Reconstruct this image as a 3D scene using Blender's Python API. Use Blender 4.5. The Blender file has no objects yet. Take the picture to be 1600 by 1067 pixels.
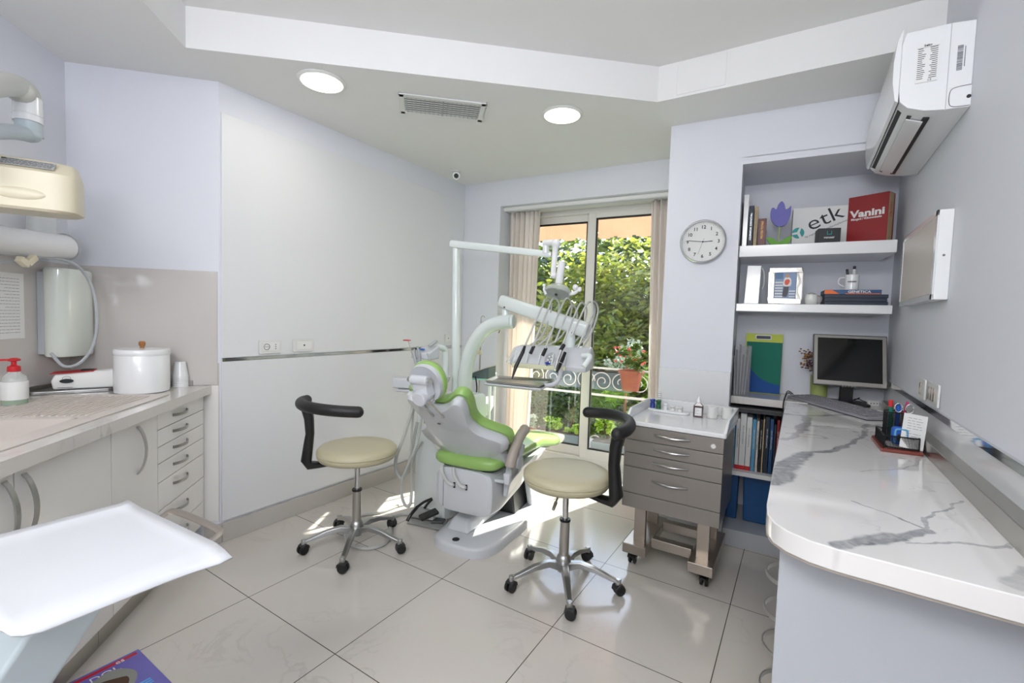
import bpy, bmesh, math, random
from mathutils import Vector, Matrix, Euler
import numpy as np

C = bpy.context.scene
COL = C.collection
random.seed(7)
PI = math.pi

# ------------------------------------------------------------------ camera
H = 1.28
T = ((0.845, 0.534, 0.032), (0.055, -0.027, -0.998), (-0.532, 0.845, -0.053))
_x = Vector(T[0]).normalized(); _z = Vector(T[2]).normalized(); _y = _z.cross(_x).normalized(); _x = _y.cross(_z)
cam_d = bpy.data.cameras.new('camera'); cam_d.lens = 714.0 / 1600 * 36; cam_d.sensor_width = 36; cam_d.clip_start = .02
cam = bpy.data.objects.new('camera', cam_d); COL.objects.link(cam)
m3 = Matrix((_x, -_y, -_z)).transposed()
cam.matrix_world = Matrix.Translation((0, 0, H)) @ m3.to_4x4()
C.camera = cam
C.view_settings.view_transform = 'Standard'; C.view_settings.look = 'None'; C.view_settings.gamma = 1
C.view_settings.use_curve_mapping = False; C.view_settings.exposure = 0.26

# ------------------------------------------------------------------ daylight
W = bpy.data.worlds.new('world'); C.world = W; W.use_nodes = True
wn = W.node_tree.nodes; wl = W.node_tree.links
sky = wn.new('ShaderNodeTexSky'); sky.sky_type = 'NISHITA'; sky.sun_disc = False
sky.sun_elevation = math.radians(38); sky.sun_rotation = math.radians(20); sky.air_density = 1.0; sky.dust_density = 2.0
wn['Background'].inputs[1].default_value = 0.85
wl.new(sky.outputs[0], wn['Background'].inputs[0])
sd = bpy.data.lights.new('sun', 'SUN'); sd.energy = 17; sd.angle = math.radians(.6); sd.color = (1, .95, .86)
so = bpy.data.objects.new('sun', sd); COL.objects.link(so)
so.rotation_euler = Vector((-.32, -1, -.64)).to_track_quat('-Z', 'Y').to_euler()
def area(name, loc, aim, size, power, col=(1, 1, 1), sy=None, shape='RECTANGLE'):
    l = bpy.data.lights.new(name, 'AREA'); l.energy = power; l.color = col; l.shape = shape
    l.size = size; l.size_y = sy or size
    o = bpy.data.objects.new(name, l); COL.objects.link(o); o.location = loc
    o.rotation_euler = Vector(aim).to_track_quat('-Z', 'Y').to_euler(); return o
# added, unseen fill lamps standing in for rear room lights and flash bounce
area('room_fill', (-.25, -.95, 2.58), (-.1, 0.35, -1), 1.2, 55, (.99, .985, .97), sy=1.2)
area('bounce_light', (.05, -.60, 1.60), (-.20, .46, .86), .5, 27, (.90, .935, 1), sy=.5)

# ------------------------------------------------------------------ colour and materials
def lin(c):
    if isinstance(c, str):
        c = c.lstrip('#'); c = [int(c[i:i+2], 16) / 255 for i in (0, 2, 4)]
    return tuple((x / 12.92 if x <= .04045 else ((x + .055) / 1.055) ** 2.4) for x in c)
def mat(name, col, rough=.5, metal=0, spec=.5, coat=0, bump=0, bscale=60, trans=0, emit=0, var=0, vscale=8, sheen=0, alpha=1, ior=1.5, sss=0):
    m = bpy.data.materials.new(name); m.use_nodes = True
    nt = m.node_tree; b = nt.nodes['Principled BSDF']; c = lin(col) + (1,)
    b.inputs['Base Color'].default_value = c; b.inputs['Roughness'].default_value = rough
    b.inputs['Metallic'].default_value = metal; b.inputs['Specular IOR Level'].default_value = spec
    b.inputs['Coat Weight'].default_value = coat; b.inputs['Coat Roughness'].default_value = .06
    b.inputs['Transmission Weight'].default_value = trans; b.inputs['IOR'].default_value = ior
    b.inputs['Sheen Weight'].default_value = sheen; b.inputs['Alpha'].default_value = alpha
    if emit:
        b.inputs['Emission Color'].default_value = c; b.inputs['Emission Strength'].default_value = emit
    tc = nt.nodes.new('ShaderNodeTexCoord')
    n = nt.nodes.new('ShaderNodeTexNoise'); n.inputs['Scale'].default_value = vscale; n.inputs['Detail'].default_value = 4
    nt.links.new(tc.outputs['Object'], n.inputs['Vector'])
    r = nt.nodes.new('ShaderNodeMapRange'); v = var or .02
    r.inputs['To Min'].default_value = 1 - v; r.inputs['To Max'].default_value = 1 + v
    nt.links.new(n.outputs['Fac'], r.inputs['Value'])
    h = nt.nodes.new('ShaderNodeHueSaturation'); h.inputs['Color'].default_value = c
    nt.links.new(r.outputs[0], h.inputs['Value']); nt.links.new(h.outputs[0], b.inputs['Base Color'])
    if bump:
        n2 = nt.nodes.new('ShaderNodeTexNoise'); n2.inputs['Scale'].default_value = bscale; n2.inputs['Detail'].default_value = 3
        bp = nt.nodes.new('ShaderNodeBump'); bp.inputs['Strength'].default_value = bump; bp.inputs['Distance'].default_value = .002
        nt.links.new(tc.outputs['Object'], n2.inputs['Vector']); nt.links.new(n2.outputs['Fac'], bp.inputs['Height'])
        nt.links.new(bp.outputs[0], b.inputs['Normal'])
    return m
M = {}
def D(k, *a, **kw): M[k] = mat(k, *a, **kw)
D('wall_paint', '#dcdee5', .55, bump=.05, bscale=150, var=.01)
D('ceiling_paint', '#e8e7e6', .7, bump=.03, bscale=120, var=.01)
D('panel_gloss', '#dddee0', .16, coat=.1, var=.005); D('panel_satin', '#dddee0', .42, var=.005)
D('backsplash', '#c8c3bf', .12, coat=.3, var=.01)
D('cab_white', '#eae8e4', .22, coat=.2, var=.005)
D('white_gloss', '#e6e7e8', .18, coat=.3, var=.005)
D('white_matte', '#e4e4e2', .5)
D('lac_white', '#b9bdc3', .3)
D('chair_white', '#c9ccd0', .28, coat=.2)
D('unit_white', '#dde4e2', .16, coat=.4)
D('grey_plastic', '#a9adb0', .35)
D('xray_grey', '#c5c6bf', .3); D('xray_beige', '#d6cdb4', .35); D('xray_blue', '#b7c3c8', .3); D('tank_white', '#dadfd6', .1, coat=.6)
D('green_vinyl', '#92b866', .33, coat=.1, bump=.04, bscale=300, var=.03)
D('cream_vinyl', '#bdb698', .42, bump=.05, bscale=350, var=.02)
D('taupe_pad', '#aaa096', .45)
D('black_rubber', '#1b1b1c', .5, bump=.05, bscale=300); D('black_plastic', '#141416', .35); D('dark_plastic', '#2b2c2e', .4)
D('steel', '#b9b6b0', .28, metal=1, var=.04); D('chrome', '#dcdcdc', .08, metal=1); D('alu', '#b5b5b4', .3, metal=1, var=.05)
D('cart_grey', '#8b857f', .38, metal=.35, var=.02, coat=.1); D('cart_steel', '#b0a79d', .3, metal=.9, var=.05)
D('window_white', '#e2dfda', .3); D('gasket', '#151515', .5)
D('awning', '#d8a878', .8, var=.06, trans=0); D('terracotta', '#8c4a36', .8, var=.1); D('planter_grey', '#59656a', .6)
D('iron_white', '#cfc6bd', .5); D('soil', '#3a2a20', .9, var=.3, vscale=60)
D('concrete', '#a89f96', .8, var=.08)
D('red', '#c4222a', .35); D('red_book', '#8e1a1e', .45, var=.04, vscale=20); D('blue', '#1c57b8', .35); D('navy', '#1d2a3c', .5); D('dk_red', '#5a1216', .4)
D('tan', '#b9a27e', .6); D('purple', '#6a66ae', .6); D('leaf_green', '#66a23a', .6); D('stem_green', '#8ea068', .6)
D('paper', '#e2e2e0', .7); D('ink', '#26282c', .7); D('ink_soft', '#6d7076', .7); D('teal', '#2f9a98', .6); D('charcoal', '#23272a', .5)
D('gold', '#c9a24a', .4, metal=.5); D('blue_cover', '#1c4a78', .45); D('bin_blue', '#14518a', .35); D('sky_cover', '#5a9ac0', .5)
D('orange', '#e06a2a', .5); D('lime', '#b7c41c', .5); D('folder_green', '#12705c', .75); D('folder_blue', '#134a90', .75)
D('vase_green', '#aab96c', .4); D('dried', '#8a5a34', .8, var=.3, vscale=90); D('dried_yellow', '#b5872e', .8, var=.2, vscale=90); D('dried_purple', '#4a3450', .8)
D('silver_frame', '#c2beb8', .22, metal=1); D('tray_white', '#d2d4d8', .22, coat=.2); D('screen', '#070809', .12); D('monitor_silver', '#9c9994', .35, metal=.3); D('monitor_dark', '#4b4a48', .4)
D('key_grey', '#8f8d94', .55); D('wood_red', '#7c3a30', .35, coat=.2, var=.08); D('mesh_black', '#17181a', .45, metal=.4)
D('teal_top', '#a3d4cf', .35); D('brown_glass', '#3b1c14', .15, coat=.4); D('green_glass', '#1f5a34', .15, coat=.3); D('blue_glass', '#2c3f92', .15, coat=.3)
D('knob_wood', '#a06a3c', .5, var=.1); D('gel_green', '#7cc46a', .1, trans=.5); D('clear', '#f2f4f4', .04, trans=1, ior=1.3)
D('sink_stone', '#cfc6bf', .4, var=.03, vscale=300); D('clock_face', '#dcdcda', .6); D('silver_pl', '#c8cacc', .25, metal=.6)
D('magazine_violet', '#6a64b4', .3, coat=.3, var=.15, vscale=14); D('mag_blue', '#5aa0e0', .35); D('mag_grey', '#8a8c86', .4); D('magenta', '#c02a6a', .4)
D('lens_grey', '#8f9690', .05, metal=.7); D('lens_dark', '#20301c', .1); D('skin', '#c49474', .6); D('hair_brown', '#4a3426', .7); D('photo_blue', '#7f93b4', .4); D('photo_sky', '#4f7099', .4); D('photo_grey', '#4c4d55', .5); D('pink_petal', '#e2604a', .5)
D('tile_skirt', '#bdb8b2', .25, var=.06, vscale=3); D('outlet', '#dcdcd9', .3); D('outlet_gold', '#d9cfc6', .15, metal=.5)
D('vinyl_hose', '#b4b6b2', .35); D('foot_clear', '#d8d8b8', .3, coat=.3); D('flower_red', '#c8352c', .6); D('curtain_hook', '#6a645c', .4, metal=.7)
D('light_disc', '#fff6ea', .5, emit=5)

def nodes_of(m): return m.node_tree.nodes, m.node_tree.links
def leaf_mat(name, c1, c2, c3):
    m = bpy.data.materials.new(name); m.use_nodes = True; n, l = nodes_of(m); n.clear()
    tc = n.new('ShaderNodeTexCoord'); no = n.new('ShaderNodeTexNoise'); no.inputs['Scale'].default_value = 9; no.inputs['Detail'].default_value = 6; no.inputs['Roughness'].default_value = .8
    cr = n.new('ShaderNodeValToRGB'); e = cr.color_ramp.elements
    e[0].position = .3; e[0].color = lin(c1) + (1,); e[1].position = .72; e[1].color = lin(c3) + (1,)
    x = e.new(.5); x.color = lin(c2) + (1,)
    d = n.new('ShaderNodeBsdfDiffuse'); t = n.new('ShaderNodeBsdfTranslucent'); g = n.new('ShaderNodeBsdfGlossy'); g.inputs['Roughness'].default_value = .35
    mx = n.new('ShaderNodeMixShader'); mx.inputs[0].default_value = .5; m2 = n.new('ShaderNodeMixShader'); m2.inputs[0].default_value = .07
    o = n.new('ShaderNodeOutputMaterial')
    l.new(tc.outputs['Object'], no.inputs['Vector']); l.new(no.outputs['Fac'], cr.inputs['Fac'])
    for q in (d, t): l.new(cr.outputs[0], q.inputs['Color'])
    l.new(d.outputs[0], mx.inputs[1]); l.new(t.outputs[0], mx.inputs[2]); l.new(mx.outputs[0], m2.inputs[1]); l.new(g.outputs[0], m2.inputs[2]); l.new(m2.outputs[0], o.inputs['Surface'])
    M[name] = m
leaf_mat('leaf_tree', '#45531c', '#8f9d3a', '#e6cf62')
leaf_mat('leaf_dark', '#3c4f22', '#5c7230', '#7f9440')
leaf_mat('leaf_bright', '#6f9a2c', '#a2c440', '#dbe468')
leaf_mat('leaf_pale', '#7c8a70', '#b2bda0', '#dfe2cc')
leaf_mat('awning', '#d8baa0', '#dcc1a8', '#e1c8b0')
leaf_mat('dark_hedge', '#33421a', '#55682a', '#8f9d48')
def glass_mat():
    m = bpy.data.materials.new('window_glass'); m.use_nodes = True; n, l = nodes_of(m); n.clear()
    t = n.new('ShaderNodeBsdfTransparent'); t.inputs['Color'].default_value = (.95, .97, .96, 1)
    g = n.new('ShaderNodeBsdfGlossy'); g.inputs['Roughness'].default_value = .0
    f = n.new('ShaderNodeFresnel'); f.inputs['IOR'].default_value = 1.5; mx = n.new('ShaderNodeMixShader'); o = n.new('ShaderNodeOutputMaterial')
    l.new(f.outputs[0], mx.inputs[0]); l.new(t.outputs[0], mx.inputs[1]); l.new(g.outputs[0], mx.inputs[2]); l.new(mx.outputs[0], o.inputs['Surface']); M['window_glass'] = m
glass_mat()
def clear_mat(name, col, a):
    m = bpy.data.materials.new(name); m.use_nodes = True; n, l = nodes_of(m); b = n['Principled BSDF']
    t = n.new('ShaderNodeBsdfTransparent'); mx = n.new('ShaderNodeMixShader'); mx.inputs[0].default_value = a
    b.inputs['Base Color'].default_value = lin(col) + (1,); b.inputs['Roughness'].default_value = .15
    l.new(t.outputs[0], mx.inputs[1]); l.new(b.outputs[0], mx.inputs[2]); l.new(mx.outputs[0], n['Material Output'].inputs['Surface']); M[name] = m
clear_mat('smoke_acrylic', '#a5a6ab', .30); clear_mat('clear_plastic', '#e8eceb', .35); clear_mat('sleeve', '#eeeeda', .45)
def fabric_mat():
    m = bpy.data.materials.new('curtain_fabric'); m.use_nodes = True; n, l = nodes_of(m); n.clear()
    d = n.new('ShaderNodeBsdfDiffuse'); t = n.new('ShaderNodeBsdfTranslucent'); mx = n.new('ShaderNodeMixShader'); mx.inputs[0].default_value = .32
    tc = n.new('ShaderNodeTexCoord'); w = n.new('ShaderNodeTexNoise'); w.inputs['Scale'].default_value = 400
    cr = n.new('ShaderNodeValToRGB'); cr.color_ramp.elements[0].color = lin('#fbf2ec') + (1,); cr.color_ramp.elements[1].color = lin('#fffaf5') + (1,)
    l.new(tc.outputs['Object'], w.inputs['Vector']); l.new(w.outputs['Fac'], cr.inputs['Fac'])
    for q in (d, t): l.new(cr.outputs[0], q.inputs['Color'])
    o = n.new('ShaderNodeOutputMaterial'); l.new(d.outputs[0], mx.inputs[1]); l.new(t.outputs[0], mx.inputs[2]); l.new(mx.outputs[0], o.inputs['Surface']); M['curtain_fabric'] = m
fabric_mat()

def seg_veins(nt, vec, segs):
    """max over segments of (1 - d/w): veins drawn where the stone has them"""
    n, l = nt.nodes, nt.links; acc = None
    for (ax, ay, bx, by, w, s) in segs:
        sub = n.new('ShaderNodeVectorMath'); sub.operation = 'SUBTRACT'; sub.inputs[1].default_value = (ax, ay, 0); l.new(vec, sub.inputs[0])
        dx, dy = bx - ax, by - ay; L2 = dx * dx + dy * dy
        dot = n.new('ShaderNodeVectorMath'); dot.operation = 'DOT_PRODUCT'; dot.inputs[1].default_value = (dx / L2, dy / L2, 0); l.new(sub.outputs[0], dot.inputs[0])
        cl = n.new('ShaderNodeClamp'); l.new(dot.outputs['Value'], cl.inputs[0])
        sc = n.new('ShaderNodeVectorMath'); sc.operation = 'SCALE'; sc.inputs[0].default_value = (dx, dy, 0); l.new(cl.outputs[0], sc.inputs['Scale'])
        di = n.new('ShaderNodeVectorMath'); di.operation = 'DISTANCE'; l.new(sub.outputs[0], di.inputs[0]); l.new(sc.outputs[0], di.inputs[1])
        mr = n.new('ShaderNodeMapRange'); mr.interpolation_type = 'SMOOTHSTEP'; mr.inputs['From Min'].default_value = w * .55; mr.inputs['From Max'].default_value = w; mr.inputs['To Min'].default_value = s; mr.inputs['To Max'].default_value = 0
        l.new(di.outputs['Value'], mr.inputs['Value'])
        if acc is None: acc = mr.outputs[0]
        else:
            mx = n.new('ShaderNodeMath'); mx.operation = 'MAXIMUM'; l.new(acc, mx.inputs[0]); l.new(mr.outputs[0], mx.inputs[1]); acc = mx.outputs[0]
    return acc
def marble(name, base, vein, scale=1.0, segs=None, amt=.6, rough=.08):
    m = bpy.data.materials.new(name); m.use_nodes = True; n, l = nodes_of(m); b = n['Principled BSDF']
    tc = n.new('ShaderNodeTexCoord'); mp = n.new('ShaderNodeVectorMath'); mp.operation = 'MULTIPLY'; mp.inputs[1].default_value = (1, 1, .25)
    l.new(tc.outputs['Object'], mp.inputs[0])
    no = n.new('ShaderNodeTexNoise'); no.inputs['Scale'].default_value = 5 if segs else 6; no.inputs['Detail'].default_value = 4 if segs else 8; no.inputs['Roughness'].default_value = .55 if segs else .65
    l.new(mp.outputs[0], no.inputs['Vector'])
    s = n.new('ShaderNodeVectorMath'); s.operation = 'SUBTRACT'; s.inputs[1].default_value = (.5, .5, .5); l.new(no.outputs['Color'], s.inputs[0])
    ma = n.new('ShaderNodeVectorMath'); ma.operation = 'MULTIPLY_ADD'; ma.inputs[1].default_value = (.10, .10, .0); l.new(s.outputs[0], ma.inputs[0]); l.new(mp.outputs[0], ma.inputs[2])
    # fine random veins
    n2 = n.new('ShaderNodeTexNoise'); n2.inputs['Scale'].default_value = 2.6 * scale; n2.inputs['Detail'].default_value = 6; n2.inputs['Distortion'].default_value = 1.4; l.new(ma.outputs[0], n2.inputs['Vector'])
    a1 = n.new('ShaderNodeMath'); a1.operation = 'SUBTRACT'; a1.inputs[1].default_value = .5; l.new(n2.outputs['Fac'], a1.inputs[0])
    a2 = n.new('ShaderNodeMath'); a2.operation = 'ABSOLUTE'; l.new(a1.outputs[0], a2.inputs[0])
    a3 = n.new('ShaderNodeMapRange'); a3.inputs['From Min'].default_value = 0; a3.inputs['From Max'].default_value = .018; a3.inputs['To Min'].default_value = amt; a3.inputs['To Max'].default_value = 0; l.new(a2.outputs[0], a3.inputs['Value'])
    msk = n.new('ShaderNodeTexNoise'); msk.inputs['Scale'].default_value = 1.7 * scale; l.new(mp.outputs[0], msk.inputs['Vector'])
    mk = n.new('ShaderNodeMapRange'); mk.inputs['From Min'].default_value = .48; mk.inputs['From Max'].default_value = .66; l.new(msk.outputs['Fac'], mk.inputs['Value'])
    mu = n.new('ShaderNodeMath'); mu.operation = 'MULTIPLY'; l.new(a3.outputs[0], mu.inputs[0]); l.new(mk.outputs[0], mu.inputs[1])
    fac = mu.outputs[0]
    if segs:
        fl = n.new('ShaderNodeVectorMath'); fl.operation = 'MULTIPLY'; fl.inputs[1].default_value = (1, 1, 0); l.new(ma.outputs[0], fl.inputs[0])
        acc = seg_veins(m.node_tree, fl.outputs[0], segs)
        st = n.new('ShaderNodeTexNoise'); st.inputs['Scale'].default_value = 30; st.inputs['Detail'].default_value = 5; st.inputs['Distortion'].default_value = 1; l.new(ma.outputs[0], st.inputs['Vector'])
        sr = n.new('ShaderNodeMapRange'); sr.inputs['From Min'].default_value = .3; sr.inputs['From Max'].default_value = .7; sr.inputs['To Min'].default_value = .55; sr.inputs['To Max'].default_value = 1.1; l.new(st.outputs['Fac'], sr.inputs['Value'])
        mm = n.new('ShaderNodeMath'); mm.operation = 'MULTIPLY'; l.new(acc, mm.inputs[0]); l.new(sr.outputs[0], mm.inputs[1])
        mx = n.new('ShaderNodeMath'); mx.operation = 'MAXIMUM'; l.new(fac, mx.inputs[0]); l.new(mm.outputs[0], mx.inputs[1]); fac = mx.outputs[0]
    mc = n.new('ShaderNodeMix'); mc.data_type = 'RGBA'; mc.inputs['A'].default_value = lin(base) + (1,); mc.inputs['B'].default_value = lin(vein) + (1,)
    l.new(fac, mc.inputs['Factor']); l.new(mc.outputs['Result'], b.inputs['Base Color'])
    b.inputs['Roughness'].default_value = rough; b.inputs['Coat Weight'].default_value = .3; M[name] = m; return m
def floor_mat():
    m = marble('floor_tiles', '#cdc7c0', '#9a948d', 1.0, None, .25, .13); n, l = nodes_of(m); b = n['Principled BSDF']
    src = b.inputs['Base Color'].links[0].from_socket
    tc = n.new('ShaderNodeTexCoord'); sp = n.new('ShaderNodeSeparateXYZ'); l.new(tc.outputs['Object'], sp.inputs[0])
    ds = []
    for i, (o, s) in enumerate(((-.202, .602), (1.06, .604))):
        a = n.new('ShaderNodeMath'); a.operation = 'SUBTRACT'; a.inputs[1].default_value = o; l.new(sp.outputs[i], a.inputs[0])
        d = n.new('ShaderNodeMath'); d.operation = 'DIVIDE'; d.inputs[1].default_value = s; l.new(a.outputs[0], d.inputs[0])
        f = n.new('ShaderNodeMath'); f.operation = 'PINGPONG'; f.inputs[1].default_value = .5; l.new(d.outputs[0], f.inputs[0]); ds.append(f.outputs[0])
    mn = n.new('ShaderNodeMath'); mn.operation = 'MINIMUM'; l.new(ds[0], mn.inputs[0]); l.new(ds[1], mn.inputs[1])
    lt = n.new('ShaderNodeMapRange'); lt.inputs['From Min'].default_value = .0022; lt.inputs['From Max'].default_value = .0034; l.new(mn.outputs[0], lt.inputs['Value'])
    mc = n.new('ShaderNodeMix'); mc.data_type = 'RGBA'; mc.inputs['A'].default_value = lin('#4a4642') + (1,); l.new(lt.outputs[0], mc.inputs['Factor']); l.new(src, mc.inputs['B']); l.new(mc.outputs['Result'], b.inputs['Base Color'])
    b.inputs['Coat Weight'].default_value = 0
    bp = n.new('ShaderNodeBump'); bp.inputs['Strength'].default_value = .3; bp.inputs['Distance'].default_value = .001; l.new(lt.outputs[0], bp.inputs['Height']); l.new(bp.outputs[0], b.inputs['Normal'])
floor_mat()
marble('kitchen_marble', '#d6d2cd', '#9a948f', 1.4, None, .55, .12)

# ------------------------------------------------------------------ mesh helpers
def px(x, y, dep):
    """world point seen at pixel x,y at a given distance along the view axis"""
    a, b = (x - 800) / 714 * dep, (y - 533.5) / 714 * dep
    return _x * a + _y * b + _z * dep + Vector((0, 0, H))
def on_z(x, y, z):
    d = px(x, y, 1) - Vector((0, 0, H)); t = (z - H) / d.z
    return d * t + Vector((0, 0, H))
def cat(pts, n=6, closed=False):
    P = [Vector(p) for p in pts]; out = []; N = len(P)
    for i in range(N if closed else N - 1):
        if closed: a, b, c, d = P[i - 1], P[i], P[(i + 1) % N], P[(i + 2) % N]
        else: a, b, c, d = P[max(i - 1, 0)], P[i], P[i + 1], P[min(i + 2, N - 1)]
        for k in range(n):
            t = k / n; out.append(.5 * ((2 * b) + (c - a) * t + (2 * a - 5 * b + 4 * c - d) * t * t + (3 * b - a - 3 * c + d) * t ** 3))
    if not closed: out.append(P[-1])
    return out
def rrect(x0, y0, x1, y1, r, n=5):
    o = []
    for cx, cy, a in ((x1 - r, y1 - r, 0), (x0 + r, y1 - r, 90), (x0 + r, y0 + r, 180), (x1 - r, y0 + r, 270)):
        for k in range(n + 1):
            t = math.radians(a + 90 * k / n); o.append((cx + r * math.cos(t), cy + r * math.sin(t)))
    return o
def RZ(a): return Matrix.Rotation(math.radians(a), 4, 'Z')
def RX_(a): return Matrix.Rotation(math.radians(a), 4, 'X')
def RY_(a): return Matrix.Rotation(math.radians(a), 4, 'Y')
def TR(*p): return Matrix.Translation(p if len(p) == 3 else p[0])
class MB:
    def __init__(s): s.bm = bmesh.new()
    def _t(s, vs, m):
        if m is not None:
            for v in vs: v.co = m @ v.co
    def box(s, x0, y0, z0, x1, y1, z1, m=None):
        v = [s.bm.verts.new((x, y, z)) for z in (z0, z1) for y in (y0, y1) for x in (x0, x1)]
        for f in ((0, 2, 3, 1), (4, 5, 7, 6), (0, 1, 5, 4), (2, 6, 7, 3), (0, 4, 6, 2), (1, 3, 7, 5)): s.bm.faces.new([v[i] for i in f])
        s._t(v, m); return s
    def ring(s, pts): return [s.bm.verts.new(p) for p in pts]
    def bridge(s, a, b):
        n = len(a)
        for i in range(n): s.bm.faces.new((a[i], a[(i + 1) % n], b[(i + 1) % n], b[i]))
    def loft(s, rings, cap=True, m=None):
        R = [s.ring(r) for r in rings]
        for a, b in zip(R, R[1:]): s.bridge(a, b)
        if cap: s.bm.faces.new(R[0][::-1]); s.bm.faces.new(R[-1])
        for r in R: s._t(r, m)
        return s
    def prism(s, pts, z0, z1, m=None): return s.loft([[(x, y, z0) for x, y in pts], [(x, y, z1) for x, y in pts]], True, m)
    def cyl(s, p0, p1, r0, r1=None, seg=20, m=None):
        p0, p1 = Vector(p0), Vector(p1); r1 = r0 if r1 is None else r1; d = (p1 - p0).normalized(); q = d.to_track_quat('Z', 'Y')
        c = [(math.cos(2 * PI * k / seg), math.sin(2 * PI * k / seg)) for k in range(seg)]
        return s.loft([[p0 + q @ Vector((a * r0, b * r0, 0)) for a, b in c], [p1 + q @ Vector((a * r1, b * r1, 0)) for a, b in c]], True, m)
    def tube(s, path, r, seg=8, smooth=5, closed=False, flat=1.0, m=None):
        P = cat(path, smooth, closed) if smooth else [Vector(p) for p in path]; N = len(P); rings = []; up = None
        for i, p in enumerate(P):
            a = P[i - 1] if (i or closed) else p; b = P[(i + 1) % N] if (i < N - 1 or closed) else p
            d = (b - a).normalized()
            if up is None:
                up = Vector((0, 0, 1)) if abs(d.z) < .9 else Vector((1, 0, 0))
            sx = up.cross(d).normalized(); up = d.cross(sx).normalized()
            rr = r[0] + (r[1] - r[0]) * i / (N - 1) if isinstance(r, tuple) else r
            rings.append([p + sx * math.cos(2 * PI * k / seg) * rr + up * math.sin(2 * PI * k / seg) * rr * flat for k in range(seg)])
        if closed:
            R = [s.ring(q) for q in rings]
            for i in range(N): s.bridge(R[i], R[(i + 1) % N])
            for q in R: s._t(q, m)
            return s
        return s.loft(rings, True, m)
    def lathe(s, prof, seg=28, m=None, cap=True):
        return s.loft([[(r * math.cos(2 * PI * k / seg), r * math.sin(2 * PI * k / seg), z) for k in range(seg)] for r, z in prof], cap, m)
    def ell(s, c, r, seg=18, m=None):
        rings = []
        for j in range(1, seg // 2):
            t = PI * j / (seg // 2); rings.append([(c[0] + r[0] * math.sin(t) * math.cos(2 * PI * k / seg), c[1] + r[1] * math.sin(t) * math.sin(2 * PI * k / seg), c[2] - r[2] * math.cos(t)) for k in range(seg)])
        return s.loft(rings, True, m)
    def quad(s, a, b, c, d): s.bm.faces.new([s.bm.verts.new(p) for p in (a, b, c, d)]); return s
    def text(s, txt, size, m, ext=.0006, bold=0, align='CENTER', width=None):
        cu = bpy.data.curves.new('t', 'FONT'); cu.body = txt; cu.size = size; cu.extrude = ext; cu.offset = bold; cu.align_x = align; cu.align_y = 'CENTER'; cu.resolution_u = 3
        o = bpy.data.objects.new('t', cu); COL.objects.link(o); bpy.context.view_layer.update()
        me = bpy.data.meshes.new_from_object(o); bpy.data.objects.remove(o)
        if width:
            xs = [v.co.x for v in me.vertices]; k = width / (max(xs) - min(xs))
            for v in me.vertices: v.co.x *= k
        n0 = len(s.bm.verts); s.bm.from_mesh(me); s.bm.verts.ensure_lookup_table()
        for v in list(s.bm.verts)[n0:]: v.co = m @ v.co
        bpy.data.meshes.remove(me); return s
MW = {}
def build(mb, name, material, parent=None, world=False, bevel=0, seg=2, sub=0, flat=False, angle=35, doubles=True):
    bm = mb.bm
    if doubles: bmesh.ops.remove_doubles(bm, verts=bm.verts, dist=1e-6)
    bmesh.ops.recalc_face_normals(bm, faces=bm.faces)
    me = bpy.data.meshes.new(name)
    if parent is not None and world: bm.transform(MW[parent.name].inverted())
    bm.to_mesh(me); bm.free()
    o = bpy.data.objects.new(name, me); COL.objects.link(o)
    me.materials.append(M[material])
    if not flat:
        me.shade_smooth(); me.set_sharp_from_angle(angle=math.radians(angle))
    if bevel:
        b = o.modifiers.new('b', 'BEVEL'); b.width = bevel; b.segments = seg; b.limit_method = 'ANGLE'; b.angle_limit = math.radians(30)
        me.shade_smooth()
        if hasattr(b, 'harden_normals'): b.harden_normals = True
    if sub: u = o.modifiers.new('s', 'SUBSURF'); u.levels = u.render_levels = sub
    if parent is not None: o.parent = parent; MW[o.name] = MW[parent.name].copy()
    else: MW[o.name] = Matrix.Identity(4)
    return o
def tag(o, label=None, cat_=None, group=None, kind=None):
    if label: o['label'] = label
    if cat_: o['category'] = cat_
    if group: o['group'] = group
    if kind: o['kind'] = kind
    return o
def thing(name, label, cat_, loc=(0, 0, 0), rz=0, group=None):
    o = bpy.data.objects.new(name, None); COL.objects.link(o); o.empty_display_size = .05
    o.location = loc; o.rotation_euler = (0, 0, math.radians(rz)); MW[o.name] = TR(*loc) @ RZ(rz)
    return tag(o, label, cat_, group)
def kids(o): return [c for c in bpy.data.objects if c.parent == o]
def dup(o, loc=None, rz=None, label=None, parent=None):
    c = o.copy(); COL.objects.link(c)
    if parent is not None: c.parent = parent
    if loc is not None: c.location = loc
    if rz is not None: c.rotation_euler = (0, 0, math.radians(rz))
    if label: c['label'] = label
    for k in kids(o): dup(k, parent=c)
    return c
def struct(o, label=None): return tag(o, label, None, None, 'structure')
def solo(mb, name, material, label, cat_, loc=(0, 0, 0), rz=0, group=None, **kw):
    o = build(mb, name, material, **kw); o.location = loc; o.rotation_euler = (0, 0, math.radians(rz)); MW[o.name] = TR(*loc) @ RZ(rz)
    return tag(o, label, cat_, group)

# frames of the room: left wall runs along world Y, the window wall is turned 3.9 degrees, the sink corner 45 degrees
BA = 3.9; KA = -45.0
LX, CY, RWX, ZC, ZT = -2.618, 3.285, .429, 2.449, 2.632
bu = Vector((math.cos(math.radians(BA)), math.sin(math.radians(BA)), 0)); bv = Vector((-bu.y, bu.x, 0))
def BU(u, v, z=0): return Vector((LX, CY, z)) + bu * u + bv * v
FB = TR(LX, CY, 0) @ RZ(BA)
KO = (-2.618, 1.226, 0); FK = TR(*KO) @ RZ(KA)
def KP(t, s, z=0): return FK @ Vector((t, -s, z))

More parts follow.
